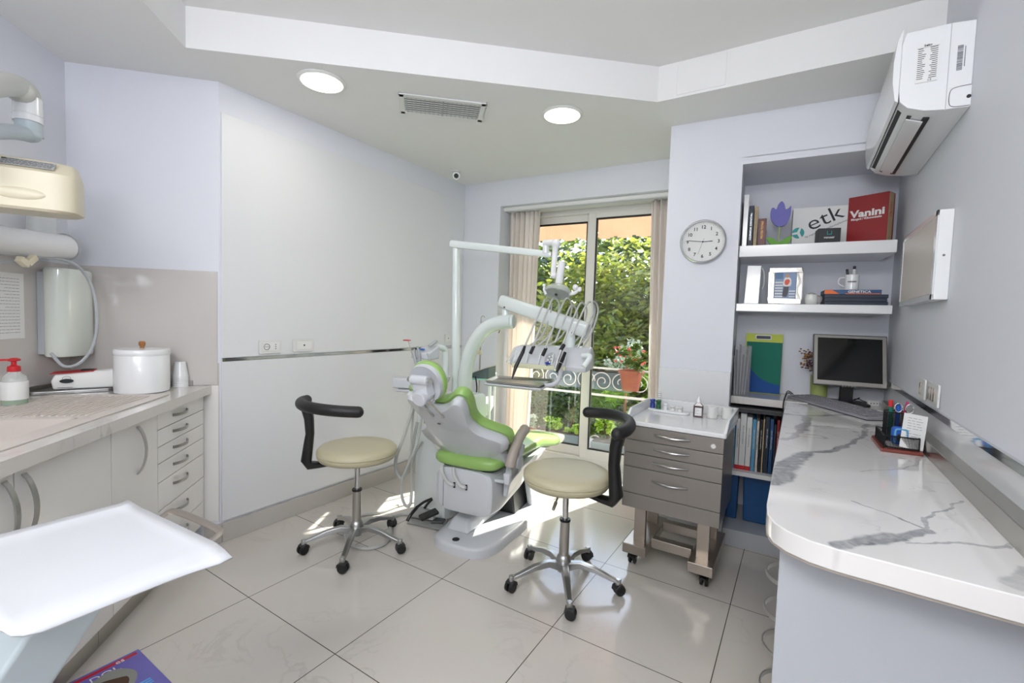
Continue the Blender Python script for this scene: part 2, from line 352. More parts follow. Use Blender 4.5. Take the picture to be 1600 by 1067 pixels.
# ------------------------------------------------------------------ room shell
struct(build(MB().box(-3.6, -2.2, -.08, 1.0, 3.75, 0), 'floor', 'floor_tiles', flat=True))
m = MB()
low = [(.60, 4.0), (-3.6, 4.0), (-3.6, -.9), (-.72, -.9), (-2.419, .995), (-.712, 2.507), (.60, 2.53)]
m.prism(low, ZC, 2.70)
struct(build(m, 'ceiling', 'ceiling_paint', flat=True))
struct(build(MB().box(-3.6, -2.2, ZT, .8, 3.9, 2.78), 'ceiling', 'ceiling_paint', flat=True))
struct(build(MB().box(LX - .15, 1.226, 0, LX, CY + .25, 2.6), 'wall_left', 'wall_paint', flat=True))
struct(build(MB().box(RWX, -1.75, 0, RWX + .15, 3.75, 2.75), 'wall_right', 'wall_paint', flat=True))
struct(build(MB().box(-2.5, -1.9, 0, RWX + .15, -1.75, 2.75), 'wall_front', 'wall_paint', flat=True))
# sink corner walls
struct(build(MB().box(-.15, -.82, 0, 0, 0, 2.6, FK), 'wall_corner', 'wall_paint', flat=True))
struct(build(MB().box(-.15, -.82, 0, 4.0, -.67, 2.75, FK), 'wall_kitchen', 'wall_paint', flat=True))
# window wall: left pier, head, column, niche
m = MB(); m.box(-.2, 0, 0, .375, .45, 2.6, FB); m.box(.375, 0, 2.232, 1.95, .45, 2.6, FB); m.box(.375, .06, 2.20, 1.95, .11, 2.24, FB)
struct(build(m, 'wall_back', 'wall_paint', flat=True))
m = MB(); m.box(1.865, -.56, 0, 2.262, .45, 2.6, FB); m.box(2.262, -.56, 2.21, 3.2, .1, 2.6, FB); m.box(2.262, -.104, 0, 3.2, .1, 2.3, FB)
m.box(2.262, -.56, 2.175, 3.2, -.1, 2.215, FB)
struct(build(m, 'wall_niche', 'wall_paint', flat=True))
m = MB(); m.box(1.868, -.59, 0, 2.262, -.56, 1.006, FB)
struct(build(m, 'trim_1', 'panel_satin', bevel=.004))
# gloss panels and chrome strip of the left wall
struct(build(MB().box(LX, 1.236, .118, LX + .012, 3.27, .992), 'trim_2', 'panel_gloss', bevel=.002))
struct(build(MB().box(LX, 1.236, 1.012, LX + .008, 3.27, 2.30), 'trim_3', 'panel_satin', bevel=.002))
struct(build(MB().box(LX, 1.236, .994, LX + .014, 3.285, 1.010), 'trim_4', 'chrome'))
struct(build(MB().box(LX, 1.236, 0, LX + .016, 3.285, .105), 'baseboard_left', 'tile_skirt', bevel=.002))
m = MB(); m.box(-.02, -.075, 0, .003, .012, .105, FK); m.box(-.02, -.075, .12, .001, .0, .985, FK)
struct(build(m, 'baseboard_corner', 'tile_skirt'))
struct(build(MB().box(-.03, -.13, .122, .004, -.002, .865, FK), 'trim_5', 'cab_white'))
struct(build(MB().box(.01, -.014, 0, .375, 0, .10, FB), 'baseboard_back', 'tile_skirt', bevel=.002))
struct(build(MB().box(0, -.67, .868, .006, -.006, 1.47, FK), 'trim_6', 'backsplash', bevel=.001))
struct(build(MB().box(.006, -.672, .868, 3.6, -.664, 1.47, FK), 'trim_7', 'backsplash', bevel=.001))
struct(build(MB().box(RWX - .010, -1.7, .975, RWX, 3.33, .998), 'trim_8', 'chrome'))
struct(build(MB().box(RWX - .004, -1.7, .86, RWX, 3.33, .975), 'trim_9', 'panel_gloss'))
# access hatch on the soffit face
q = MB(); q.box(-.0, -.006, 0, .235, .002, .165)
o = struct(build(q, 'trim_10', 'ceiling_paint', bevel=.003)); o.location = (-.615, 2.51, 2.462); o.rotation_euler = (0, 0, math.radians(1.2))
# threshold
struct(build(MB().box(.36, .0, -.02, 1.9, .47, .012, FB), 'floor', 'white_matte', bevel=.002))

# ------------------------------------------------------------------ window with two sliding sashes
win = thing('window_1', None, None, BU(0, 0), BA); win['kind'] = 'structure'
v0 = .28; m = MB()
m.box(.375, v0, .02, .43, v0 + .09, 2.235); m.box(1.80, v0, .02, 1.865, v0 + .09, 2.235); m.box(.43, v0, 2.175, 1.80, v0 + .09, 2.235); m.box(.43, v0, .012, 1.80, v0 + .1, .085)
build(m, 'frame', 'window_white', win, bevel=.004)
def sash(u0, u1, v, zb, zt, st):
    m = MB(); m.box(u0, v, zb, u0 + st, v + .035, zt); m.box(u1 - st, v, zb, u1, v + .035, zt); m.box(u0 + st, v, zt - .07, u1 - st, v + .035, zt); m.box(u0 + st, v, zb, u1 - st, v + .035, zb + .08)
    s = build(m, 'sash', 'window_white', win, bevel=.004)
    g = MB(); w = .012; a, b, c, d = u0 + st, u1 - st, zb + .08, zt - .07
    g.box(a, v + .006, c, a + w, v + .030, d); g.box(b - w, v + .006, c, b, v + .030, d); g.box(a, v + .006, d - w, b, v + .030, d); g.box(a, v + .006, c, b, v + .030, c + w)
    build(g, 'gasket', 'gasket', s)
    build(MB().box(a + .004, v + .015, c + .004, b - .004, v + .019, d - .004), 'pane', 'window_glass', s, flat=True)
sash(.43, 1.115, v0 + .045, .085, 2.19, .06)
sash(1.075, 1.80, v0 + .004, .085, 2.205, .065)
m = MB(); m.box(1.10, v0 - .02, 1.0, 1.118, v0 + .004, 1.14); build(m, 'handle', 'window_white', win, bevel=.004)

def curtain(label, u0t, u1t, u0b, u1b, z0, z1, v, folds, amp, mid=None):
    m = MB(); nx, nz = folds * 8, 24; g = []
    for j in range(nz + 1):
        t = j / nz; z = z1 + (z0 - z1) * t; row = []
        e = t ** 1.2
        for i in range(nx + 1):
            s = i / nx; a = u0t + (u0b - u0t) * e; b = u1t + (u1b - u1t) * e
            if mid: b -= mid * math.sin(PI * t)
            ph = s * folds * 2 * PI + .5 * math.sin(t * 3 + s * 5)
            row.append(m.bm.verts.new(BU(a + (b - a) * (s + .012 * math.sin(ph * 2)), v + amp * math.sin(ph) * (.8 + .4 * math.sin(7 * s)), z)))
        g.append(row)
    for j in range(nz):
        for i in range(nx): m.bm.faces.new((g[j][i], g[j][i + 1], g[j + 1][i + 1], g[j + 1][i]))
    o = build(m, 'curtain', 'curtain_fabric', angle=180, doubles=False); so_ = o.modifiers.new('t', 'SOLIDIFY'); so_.thickness = .0015
    return tag(o, label, 'curtain')
curtain('sheer off-white curtain gathered at the left side of the balcony window', .40, .70, .405, .63, .03, 2.20, .14, 7, .030, .0)
curtain('narrow sheer off-white curtain at the right side of the balcony window beside the column', 1.62, 1.85, 1.68, 1.85, .03, 2.20, .14, 5, .028, .0)
m = MB(); m.box(.38, .05, 2.205, 1.86, .22, 2.228, FB)
struct(build(m, 'trim_11', 'white_matte'))
m = MB(); c0 = BU(.385, .03, 1.18); m.cyl(c0, c0 + Vector((.012, -.03, 0)), .006); m.tube([c0 + Vector((.012, -.03, 0)), c0 + Vector((.03, -.045, -.02)), c0 + Vector((.02, -.045, -.04))], .004)
solo(m, 'curtain_hook', 'curtain_hook', 'small metal tieback hook beside the left curtain', 'hook')

# ------------------------------------------------------------------ outside: balcony, awning, plants
struct(build(MB().box(-3.0, .46, -.35, 5.0, 1.75, -.13, FB), 'floor', 'concrete'))
m = MB()
NA = 40; sc_ = []
for i in range(NA * 4 + 1):
    u = -2.6 + 6.6 * i / (NA * 4); sc_.append((u, 2.24 - .0 - .045 * abs(math.sin(i / 4 * PI * .75))))
for (a, za), (b, zb) in zip(sc_, sc_[1:]):
    m.box(a, 1.62, min(za, zb), b, 1.624, 2.52, FB)
aw = thing('awning', 'tan fabric awning with a scalloped valance outside the window', 'awning', BU(0, 0), BA)
build(m, 'valance', 'awning', aw, world=True, flat=True)
m = MB(); m.loft([[(-2.6, .5, 3.25), (4.0, .5, 3.25), (4.0, .5, 3.255), (-2.6, .5, 3.255)], [(-2.6, 1.62, 2.5), (4, 1.62, 2.5), (4, 1.62, 2.506), (-2.6, 1.62, 2.506)]])
build(m, 'canopy', 'awning', aw); build(MB().cyl((-2.6, 1.61, 2.5), (4, 1.61, 2.5), .022), 'front_bar', 'iron_white', aw)

rail = thing('balcony_railing', 'white wrought-iron balcony railing with scrolls behind the window', 'railing', BU(0, 1.45), BA)
m = MB()
m.box(-1.2, -.015, .44, 3.4, .015, .465); m.box(-1.2, -.015, .74, 3.4, .015, .76)
build(m, 'rail_bar', 'iron_white', rail, bevel=.003)
def scroll(cx, cz, r, s=1):
    p = []
    for k in range(26):
        t = k / 25 * 1.6 * 2 * PI; q = r * (1 - .8 * k / 25); p.append((cx + s * q * math.cos(t), 0, cz + q * math.sin(t)))
    return p
sm = MB()
for i in range(22):
    cx = -1.1 + i * .2; sm.tube(scroll(cx, .60, .115, 1 if i % 2 else -1), .006, 6, 2)
build(sm, 'scrollwork', 'iron_white', rail)
sm = MB()
for i in range(20):
    cx = -1.1 + i * .22; sm.tube([(cx + .09 * math.cos(t), -.12, -.12 + .14 * math.sin(t)) for t in [PI * k / 8 for k in range(9)]], .008, 6, 2)
sm.box(-1.2, -.13, -.125, 3.4, -.11, -.115); build(sm, 'bottom_hoops', 'iron_white', rail)
def leaves(n, ctr, rad, size, material, name, parent=None, flatz=1, shape='ell', seed=1):
    rs = np.random.RandomState(seed); v = []; f = []
    # clumps give the crown its lumps and gaps
    nc = max(6, n // 90); cc = []
    while len(cc) < nc:
        p = rs.uniform(-1, 1, 3)
        if shape == 'box' or (p ** 2).sum() < 1: cc.append(p)
    cc = np.array(cc)
    for i in range(n):
        c = cc[rs.randint(nc)] + rs.normal(0, .16, 3)
        c = np.clip(c, -1.15, 1.15)
        p = Vector((ctr[0] + c[0] * rad[0], ctr[1] + c[1] * rad[1], ctr[2] + c[2] * rad[2]))
        R = Euler((rs.uniform(-.9, .9), rs.uniform(-.9, .9), rs.uniform(0, 6.28))).to_matrix()
        s = size * rs.uniform(.6, 1.4)
        q = [(0, -1, 0), (.5, -.25, .12), (.38, .5, .1), (0, 1.1, -.1), (-.38, .5, .1), (-.5, -.25, .12)]
        k = len(v); v += [tuple(p + R @ (Vector(a) * s)) for a in q]; f += [(k, k + 1, k + 2, k + 3), (k, k + 3, k + 4, k + 5)]
    me = bpy.data.meshes.new(name); me.from_pydata(v, [], f)
    if parent is not None: me.transform(MW[parent.name].inverted())
    me.materials.append(M[material]); o = bpy.data.objects.new(name, me); COL.objects.link(o)
    if parent is not None: o.parent = parent
    return o
def tree(u, v, z, ru, rv, rz_, n, size, material, label, seed, name='tree', shape='ell'):
    g = BU(u, v, -3.2); t = thing(name, label, 'tree', g, BA, 'trees beyond the balcony')
    c = BU(u, v, z); leaves(n, c, (ru, rv, rz_), size, material, 'foliage', t, seed=seed, shape=shape)
    m = MB(); m.tube([g, g + Vector((.05, .03, 1.6)), c + Vector((0, 0, -.3)), c + Vector((.2, 0, .5))], (.09, .03), 8)
    for k in range(5):
        a = random.uniform(0, 6.28); m.tube([c + Vector((0, 0, -.5 + .2 * k)), c + Vector((ru * .5 * math.cos(a), rv * .4, .1 + .2 * k)), c + Vector((ru * .9 * math.cos(a), rv * .3, .5 + .2 * k))], (.03, .008), 6)
    build(m, 'trunk', 'dried', t, world=True)
tree(.2, 4.1, 1.0 - .2, 1.4, .7, 1.55, 9500, .07, 'leaf_tree', 'yellow-green leafy tree seen through the left half of the window', 3)
tree(1.95, 3.9, 1.2 - .4, 1.4, .7, 1.55, 9500, .07, 'leaf_tree', 'olive-green leafy tree with bare branches seen through the right pane', 4)
tree(-1.9, 4.9, .5, 1.5, .8, 1.9, 5200, .085, 'leaf_dark', 'darker leafy tree half hidden behind the left curtain', 5)
tree(1.0, 6.6, .5, 3.8, .9, 2.9, 14000, .13, 'dark_hedge', 'dense dark green tree filling the gaps far behind', 6, shape='box')
def potted(label, u, v, z0, pot_mat, r, h, plant_mat, rp, hp, n, size, seed, name='potted_plant', flowers=0):
    t = thing(name, label, 'plant', BU(u, v, z0), BA)
    build(MB().lathe([(r * .7, 0), (r * .95, h * .85), (r * 1.08, h * .85), (r * 1.1, h), (r * .95, h), (r * .9, h * .9)]), 'pot', pot_mat, t)
    leaves(n, BU(u, v, z0 + h + hp * .45), (rp, rp, hp * .6), size, plant_mat, 'foliage', t, seed=seed)
    if flowers:
        fm = MB(); rs = random.Random(seed)
        for k in range(flowers):
            p = BU(u + rs.uniform(-rp, rp), v - rs.uniform(0, rp), z0 + h + hp * rs.uniform(.35, 1.0)); fm.ell(p, (.018, .018, .014), 6)
        tag(build(fm, 'flowers', 'flower_red', t, world=True), kind='stuff')
potted('terracotta pot of red flowers hanging at the railing behind the right pane', 1.25, 1.28, .56, 'terracotta', .12, .21, 'leaf_dark', .15, .24, 300, .03, 11, 'flower_pot', 24)
potted('small pinkish pot with a pale spiky plant beside the left curtain bottom', .15, 1.2, -.13, 'terracotta', .085, .17, 'leaf_pale', .11, .16, 260, .026, 12)
def trough(label, u0, u1, v, z0, h, plants, seed):
    t = thing('planter_box', label, 'planter', BU((u0 + u1) / 2, v, z0), BA); w = (u1 - u0) / 2
    m = MB(); m.box(-w, -.09, 0, w, .09, h); build(m, 'trough', 'planter_grey', t, bevel=.008)
    build(MB().box(-w + .015, -.075, h, w - .015, .075, h + .012), 'soil', 'soil', t)
    for k, (du, r, hh, mt) in enumerate(plants):
        leaves(int(260 * r / .12), BU((u0 + u1) / 2 + du, v, z0 + h + hh * .4), (r, .09, hh * .5), .022, mt, 'plant', t, seed=seed + k)
trough('dark grey planter box of yellow-green bushes on the balcony floor', .25, .82, 1.2, -.13, .17, [(-.09, .10, .20, 'leaf_bright'), (.15, .08, .12, 'leaf_bright'), (.24, .05, .10, 'leaf_bright')], 20)
trough('dark planter box of trailing greenery on the balcony behind the right pane', .90, 1.7, 1.2, -.13, .14, [(-.28, .10, .40, 'leaf_bright'), (-.02, .12, .16, 'leaf_dark'), (.25, .12, .26, 'leaf_bright')], 30)
trough('dark green planter box on top of the railing behind the instrument console', .2, 1.2, 1.58, .50, .2, [(-.3, .14, .12, 'leaf_dark'), (.1, .14, .12, 'leaf_dark')], 40)
def bush(label, u, v, z, ru, rz_, n, size, mt, seed):
    t = thing('shrub', label, 'shrub', BU(u, v, z - rz_), BA, 'garden shrubs below the balcony'); leaves(n, BU(u, v, z), (ru, .45, rz_), size, mt, 'foliage', t, seed=seed)
    build(MB().cyl(BU(u, v, -3.2), BU(u, v, z), .03, .015), 'trunk', 'dried', t, world=True)
bush('bright lime-green shrub seen low through the right pane', 1.15, 2.4, .28, .42, .36, 1500, .04, 'leaf_bright', 51)
bush('small-leaved green shrub climbing beside the window mullion', 1.0, 2.1, .78, .20, .30, 700, .028, 'leaf_pale', 52)
bush('dark shrub seen low through the left half of the window', .1, 2.7, .1, .8, .5, 1800, .045, 'leaf_dark', 53)
# garden ground far below
struct(build(MB().box(-14, 3.0, -3.4, 16, 18, -3.2), 'floor', 'leaf_dark'))

# ------------------------------------------------------------------ kitchen corner
def arch_handle(m, p0, p1, out, rise, w, th=.004, n=14):
    """bowed strap between p0 and p1; out = direction away from the face"""
    p0, p1, out = Vector(p0), Vector(p1), Vector(out); ax = (p1 - p0).normalized(); side = ax.cross(out).normalized() * (w / 2); prev = None
    for i in range(n + 1):
        t = i / n; c = p0 + (p1 - p0) * t + out * (rise * math.sin(PI * t) ** .7 + .001)
        tan = (p1 - p0).length * ax + out * rise * PI * math.cos(PI * t); nn = tan.cross(side).normalized() * th / 2
        r = m.ring([c - side - nn, c + side - nn, c + side + nn, c - side + nn])
        if prev: m.bridge(prev, r)
        else: m.bm.faces.new(r[::-1])
        prev = r
    m.bm.faces.new(prev)
F_ = -.07   # front plane (local y) of the sink run
cab = thing('drawer_cabinet', 'white seven-drawer cabinet at the right end of the sink run', 'cabinet', KO, KA)
build(MB().box(.012, -.66, .115, .468, F_ - .018, .818), 'body', 'cab_white', cab)
build(MB().box(.012, -.60, .0, .468, F_ - .05, .115), 'plinth', 'steel', cab)
zs = [.812, .739, .663, .588, .503, .376, .243, .119]
for k in range(7):
    d = build(MB().box(.014, F_ - .018, zs[k + 1] + .0015, .467, F_, zs[k] - .0015), 'drawer', 'cab_white', cab, bevel=.001)
    zc = (zs[k] + zs[k + 1]) / 2 + (.004 if k < 4 else .02); h = MB(); arch_handle(h, (.205, F_, zc), (.34, F_, zc), (0, 1, 0), .026, .013)
    build(h, 'handle', 'alu', d)
def base_cab(name, label, t0, t1, doors, zt=.818):
    c = thing(name, label, 'cabinet', KO, KA)
    build(MB().box(t0, -.66, .115, t1, F_ - .018, zt), 'body', 'cab_white', c)
    build(MB().box(t0, -.60, .0, t1, F_ - .05, .115), 'plinth', 'steel', c)
    for a, b, hx in doors:
        d = build(MB().box(a + .0015, F_ - .018, .118, b - .0015, F_, .812), 'door', 'cab_white', c, bevel=.001)
        if hx is not None:
            h = MB(); arch_handle(h, (hx, F_, .795), (hx, F_, .60), (0, 1, 0), .03, .016); build(h, 'handle', 'alu', d)
base_cab('base_cabinet', 'white single-door cabinet with a bow handle beside the drawer cabinet', .47, .785, [(.47, .785, .62)])
base_cab('sink_cabinet', 'white two-door cabinet with paired bow handles under the sink', .787, 1.64, [(.787, 1.208, 1.178), (1.21, 1.64, 1.243)], .685)
base_cab('side_cabinet', 'white cabinet under the near end of the sink worktop', 1.642, 2.6, [(1.642, 2.12, None), (2.122, 2.6, None)])
ZK = .865
m = MB(); tb0, tb1, sb0, sb1 = .80, 1.42, .16, .52
m.box(.002, -.664, .822, tb0, -.035, ZK); m.box(tb1, -.664, .822, 2.62, -.035, ZK); m.box(tb0, -sb0, .822, tb1, -.035, ZK); m.box(tb0, -.664, .822, tb1, -sb1, ZK)
ct = solo(m, 'sink_worktop', 'kitchen_marble', 'pale veined marble worktop along the sink wall', 'worktop', KO, KA)
m = MB(); m.box(.006, -.664, ZK, .40, -.652, ZK + .035); m.box(.006, -.66, ZK, .018, -.12, ZK + .03)
build(m, 'steel_upstand', 'steel', ct, bevel=.003)
sk = thing('kitchen_sink', 'beige composite sink with a ribbed drainboard set in the worktop', 'sink', KO, KA)
m = MB(); m.box(.30, -.56, ZK, tb0, -.10, ZK + .006); m.box(tb0 - .001, -.56, ZK, tb1 + .05, -sb1, ZK + .006); m.box(tb0 - .001, -sb0, ZK, tb1 + .05, -.10, ZK + .006); m.box(tb1, -sb1, ZK, tb1 + .05, -sb0, ZK + .006)
build(m, 'rim', 'sink_stone', sk, bevel=.002)
m = MB()
for k in range(17):
    y = -.52 + k * .0225; m.box(.36, y, ZK + .005, tb0 - .03, y + .009, ZK + .010)
tag(build(m, 'drain_ribs', 'sink_stone', sk, bevel=.002), kind='stuff')
m = MB(); w = .01; m.box(tb0, -sb1, .69, tb1, -sb0, .70); m.box(tb0, -sb1, .69, tb0 + w, -sb0, ZK + .005); m.box(tb1 - w, -sb1, .69, tb1, -sb0, ZK + .005); m.box(tb0, -sb1, .69, tb1, -sb1 + w, ZK + .005); m.box(tb0, -sb0 - w, .69, tb1, -sb0, ZK + .005)
build(m, 'bowl', 'sink_stone', sk)
# cotton roll dispenser, cups, wipes, tray, soap
p = KP(.185, .265, ZK); t = thing('swab_canister', 'large round white canister with a wooden knob on the sink worktop', 'canister', p, KA)
m = MB(); m.lathe([(.098, 0), (.106, .004), (.108, .03), (.108, .178), (.106, .181)], 40); build(m, 'body', 'white_gloss', t)
m = MB(); m.lathe([(.109, .179), (.110, .182), (.110, .200), (.106, .207), (.02, .210)], 40); build(m, 'lid', 'white_gloss', t)
m = MB(); m.lathe([(.009, .209), (.008, .216), (.013, .225), (.014, .237), (.009, .243)], 16); build(m, 'knob', 'knob_wood', t)
m = MB(); m.box(-.125, -.05, .0, -.108, .02, .165); build(m, 'side_slot', 'white_gloss', t, bevel=.006)
p = KP(.03, .17, ZK); t = thing('cup_stack', 'stack of white disposable cups upside down beside the white canister', 'cups', p, 0)
for k in range(6):
    m = MB(); m.lathe([(.036, 0), (.0365, .003), (.035, .004), (.024, .075), (.022, .077)], 24); o = build(m, 'cup', 'white_gloss', t); o.location = (0, 0, k * .0105)
t = thing('aluminium_tray', 'flat grey metal tray under the wipes pack on the worktop', 'tray', KP(.17, .53, ZK), 72)
build(MB().prism(rrect(-.16, -.07, .12, .07, .02), 0, .016), 'tray', 'alu', t, bevel=.004)
t = thing('wipes_pack', 'white pack of napkins with a red printed top and an oval black logo', 'pack', KP(.15, .50, ZK + .017), 68)
m = MB(); m.loft([[(-.12, -.055, 0), (.12, -.055, 0), (.12, .055, 0), (-.12, .055, 0)], [(-.125, -.06, .04), (.13, -.06, .05), (.13, .06, .05), (-.125, .06, .04)], [(-.115, -.05, .07), (.12, -.05, .09), (.12, .05, .085), (-.115, .05, .07)]])
build(m, 'wrapper', 'white_matte', t, bevel=.01, seg=3)
m = MB(); m.loft([[(-.13, -.052, .072), (.02, -.05, .079), (.02, .05, .079), (-.13, .05, .072)], [(-.13, -.052, .074), (.02, -.05, .083), (.02, .05, .083), (-.13, .05, .074)]]); build(m, 'flap', 'red', t)
m = MB(); m.prism(rrect(-.03, -.03, .015, .035, .008), .081, .084); build(m, 'opening', 'charcoal', t)
m = MB(); FM = TR(-.072, -.0625, .040) @ RX_(90); m.prism([(.024 * math.cos(a), .010 * math.sin(a)) for a in [2 * PI * k / 24 for k in range(24)]], 0, .0015, FM)
m.box(-.03, -.03, 0, .02, -.0285, .001, FM); m.tube([FM @ Vector((.0 + .014 * math.cos(a), .012 + .010 * math.sin(a), .001)) for a in [2 * PI * k / 12 for k in range(12)]], .0007, 5, 2, True)
build(m, 'logo', 'ink', t)
t = thing('soap_bottle', 'pump bottle of green liquid soap with a red pump on the sink', 'bottle', KP(.53, .535, ZK + .006), KA + 20)
build(MB().lathe([(.036, 0), (.039, .006), (.039, .09), (.034, .112), (.018, .13), (.016, .135)], 32), 'bottle', 'clear_plastic', t)
build(MB().lathe([(.0355, .003), (.0372, .007), (.0372, .022), (.03, .0222)], 28), 'soap', 'gel_green', t)
build(MB().lathe([(.0396, .022), (.0398, .023), (.0398, .092), (.0396, .093)], 32), 'label_band', 'white_matte', t)
m = MB(); m.lathe([(.019, .132), (.02, .136), (.019, .152), (.011, .156), (.008, .158), (.008, .172), (.019, .174), (.020, .180), (.008, .186)], 20); m.box(-.005, -.045, .174, .005, .0, .182); build(m, 'pump', 'red', t, bevel=.001)
# wall items
def wall_text(parent, name, rows, w, x0, z0, y, dz, mtl='ink_soft', seed=3, th=.0016, M0=None):
    rs = random.Random(seed); m = MB()
    for k in range(rows):
        x = x0; end = x0 + w * rs.choice((1, .9, .6, .95, .3))
        while x < end:
            l = rs.uniform(.006, .02); m.box(x, y, z0 - k * dz, min(x + l, end), y + .0006, z0 - k * dz + th, M0); x += l + .004
    return build(m, name, mtl, parent, flat=True)
t = thing('wall_notice', 'white printed notice sheet taped to the wall left of the tank', 'notice', KP(.29, .664, 1.13), KA)
build(MB().box(-.005, -.0, -.01, .36, .0015, .27), 'sheet', 'paper', t)
wall_text(t, 'print', 18, .25, .02, .245, .0016, .0135, 'ink_soft')
t = thing('water_tank', 'glossy oval white water tank on the wall below the x-ray arm', 'tank', KP(.115, .60, 1.03), KA)
m = MB(); e = [(.115 * math.copysign(abs(math.cos(a)) ** .8, math.cos(a)), .062 * math.copysign(abs(math.sin(a)) ** .8, math.sin(a))) for a in [2 * PI * k / 40 for k in range(40)]]
m.loft([[(x * .96, y * .94, 0) for x, y in e], [(x, y, .008) for x, y in e], [(x, y, .40) for x, y in e], [(x * .95, y * .92, .408) for x, y in e]]); build(m, 'shell', 'tank_white', t)
build(MB().box(-.10, -.064, .01, .10, -.03, .39), 'back_plate', 'grey_plastic', t, bevel=.004)
t = thing('xray_unit', 'beige and white wall-mounted dental x-ray arm and head', 'x-ray machine', KP(.2, .66, 1.6), KA)
def xp(x, y, off): return px(x, y, 1.9 + .0034 * x - off)   # distance measured from the slanting kitchen wall
m = MB(); m.tube([xp(-90, 138, .30), xp(-20, 133, .30), xp(16, 132, .30), xp(38, 142, .30), xp(45, 160, .30)], .040, 16, 6); m.ell(xp(30, 141, .30), (.046, .046, .044), 16); build(m, 'upper_arm', 'xray_grey', t, world=True)
m = MB(); m.cyl(xp(43, 152, .30), xp(44, 192, .30), .041, .044, 24); m.cyl(xp(44, 181, .30), xp(44, 183, .30), .0455, .0455, 24); build(m, 'joint', 'white_gloss', t, world=True, bevel=.006)
m = MB(); m.cyl(xp(44, 190, .30), xp(46, 213, .30), .038, .040, 24); m.tube([xp(-80, 212, .30), xp(-20, 206, .30), xp(20, 206, .30), xp(42, 210, .30)], .030, 12, 5, flat=.9); m.ell(xp(44, 210, .30), (.040, .040, .028)); build(m, 'lower_arm', 'xray_blue', t, world=True)
build(MB().box(-.02, -.01, 0, .13, .01, .014, TR(*xp(-25, 197, .36)) @ RZ(-45)), 'cream_badge', 'xray_beige', t, world=True, bevel=.005)
# head: rounded block facing the room
c = xp(14, 284, .36); HM = TR(*c) @ RZ(62) @ Matrix.Scale(.8, 4)
def sup(a, b, e=.55, n=36): return [(a * math.copysign(abs(math.cos(q)) ** e, math.cos(q)), b * math.copysign(abs(math.sin(q)) ** e, math.sin(q))) for q in [2 * PI * k / n for k in range(n)]]
m = MB(); R1, R2, R3 = sup(.235, .105, .42), sup(.215, .075, .5), sup(.215, .095, .42)
m.loft([[(x, y, -.125) for x, y in R3], [(x, y, -.115) for x, y in R1], [(x, y, .030) for x, y in R1], [(x * .99, y, .040) for x, y in R1], [(x * 1.0, y + .03, .098) for x, y in R2], [(x * .8, y * .6 + .04, .110) for x, y in R2]], m=HM)
hd = build(m, 'tube_head', 'xray_beige', t, world=True)
m = MB(); m.ell((.06, -.103, -.06), (.085, .010, .026), m=HM); build(m, 'grip_dimple', 'xray_beige', hd, world=True)
LM = HM @ TR(.085, -.079, .072) @ RX_(44); m = MB(); m.box(-.085, -.024, 0, .085, .024, .002, LM); build(m, 'rating_plate', 'silver_pl', hd, world=True)
m = MB()
for k in range(5):
    rs = random.Random(k); x = -.08
    while x < .07:
        l = rs.uniform(.005, .018); m.box(x, .016 - .008 * k, .002, x + l, .018 - .008 * k, .0026, LM); x += l + .004
m.box(-.085, .014, .002, -.07, .022, .003, LM); build(m, 'rating_print', 'ink', hd, world=True)
m = MB(); m.cyl(xp(66, 325, .10), xp(66, 372, .10), .05, .052, 20); build(m, 'mount_post', 'clear_plastic', t, world=True)
m = MB(); m.tube([xp(-90, 368, .16), xp(-20, 372, .15), xp(40, 380, .14), xp(100, 386, .13)], .060, 20, 5, flat=.95); m.ell(xp(101, 386, .13), (.052, .052, .057)); build(m, 'extension_arm', 'white_gloss', t, world=True)
m = MB(); m.cyl(xp(100, 386, .13), xp(103, 386, .13), .062, .062, 24); build(m, 'arm_end_ring', 'grey_plastic', t, world=True)
m = MB(); m.box(-.05, -.012, -.012, .0, .012, .012, TR(*xp(42, 412, .22)) @ RZ(-45) @ RY_(38)); m.box(.0, -.012, -.012, .045, .012, .012, TR(*xp(42, 414, .22)) @ RZ(-45) @ RY_(-28)); build(m, 'cable_plug', 'xray_beige', t, world=True, bevel=.003)
m = MB(); m.tube([xp(-30, 413, .16), xp(25, 408, .18), xp(70, 402, .16), px(115, 412, 2.1), px(140, 440, 2.12), px(151, 485, 2.12), px(147, 535, 2.12), px(126, 566, 2.08), px(100, 572, 2.06), px(80, 552, 2.06)], .0065, 8, 6)
build(m, 'cable', 'grey_plastic', t, world=True)

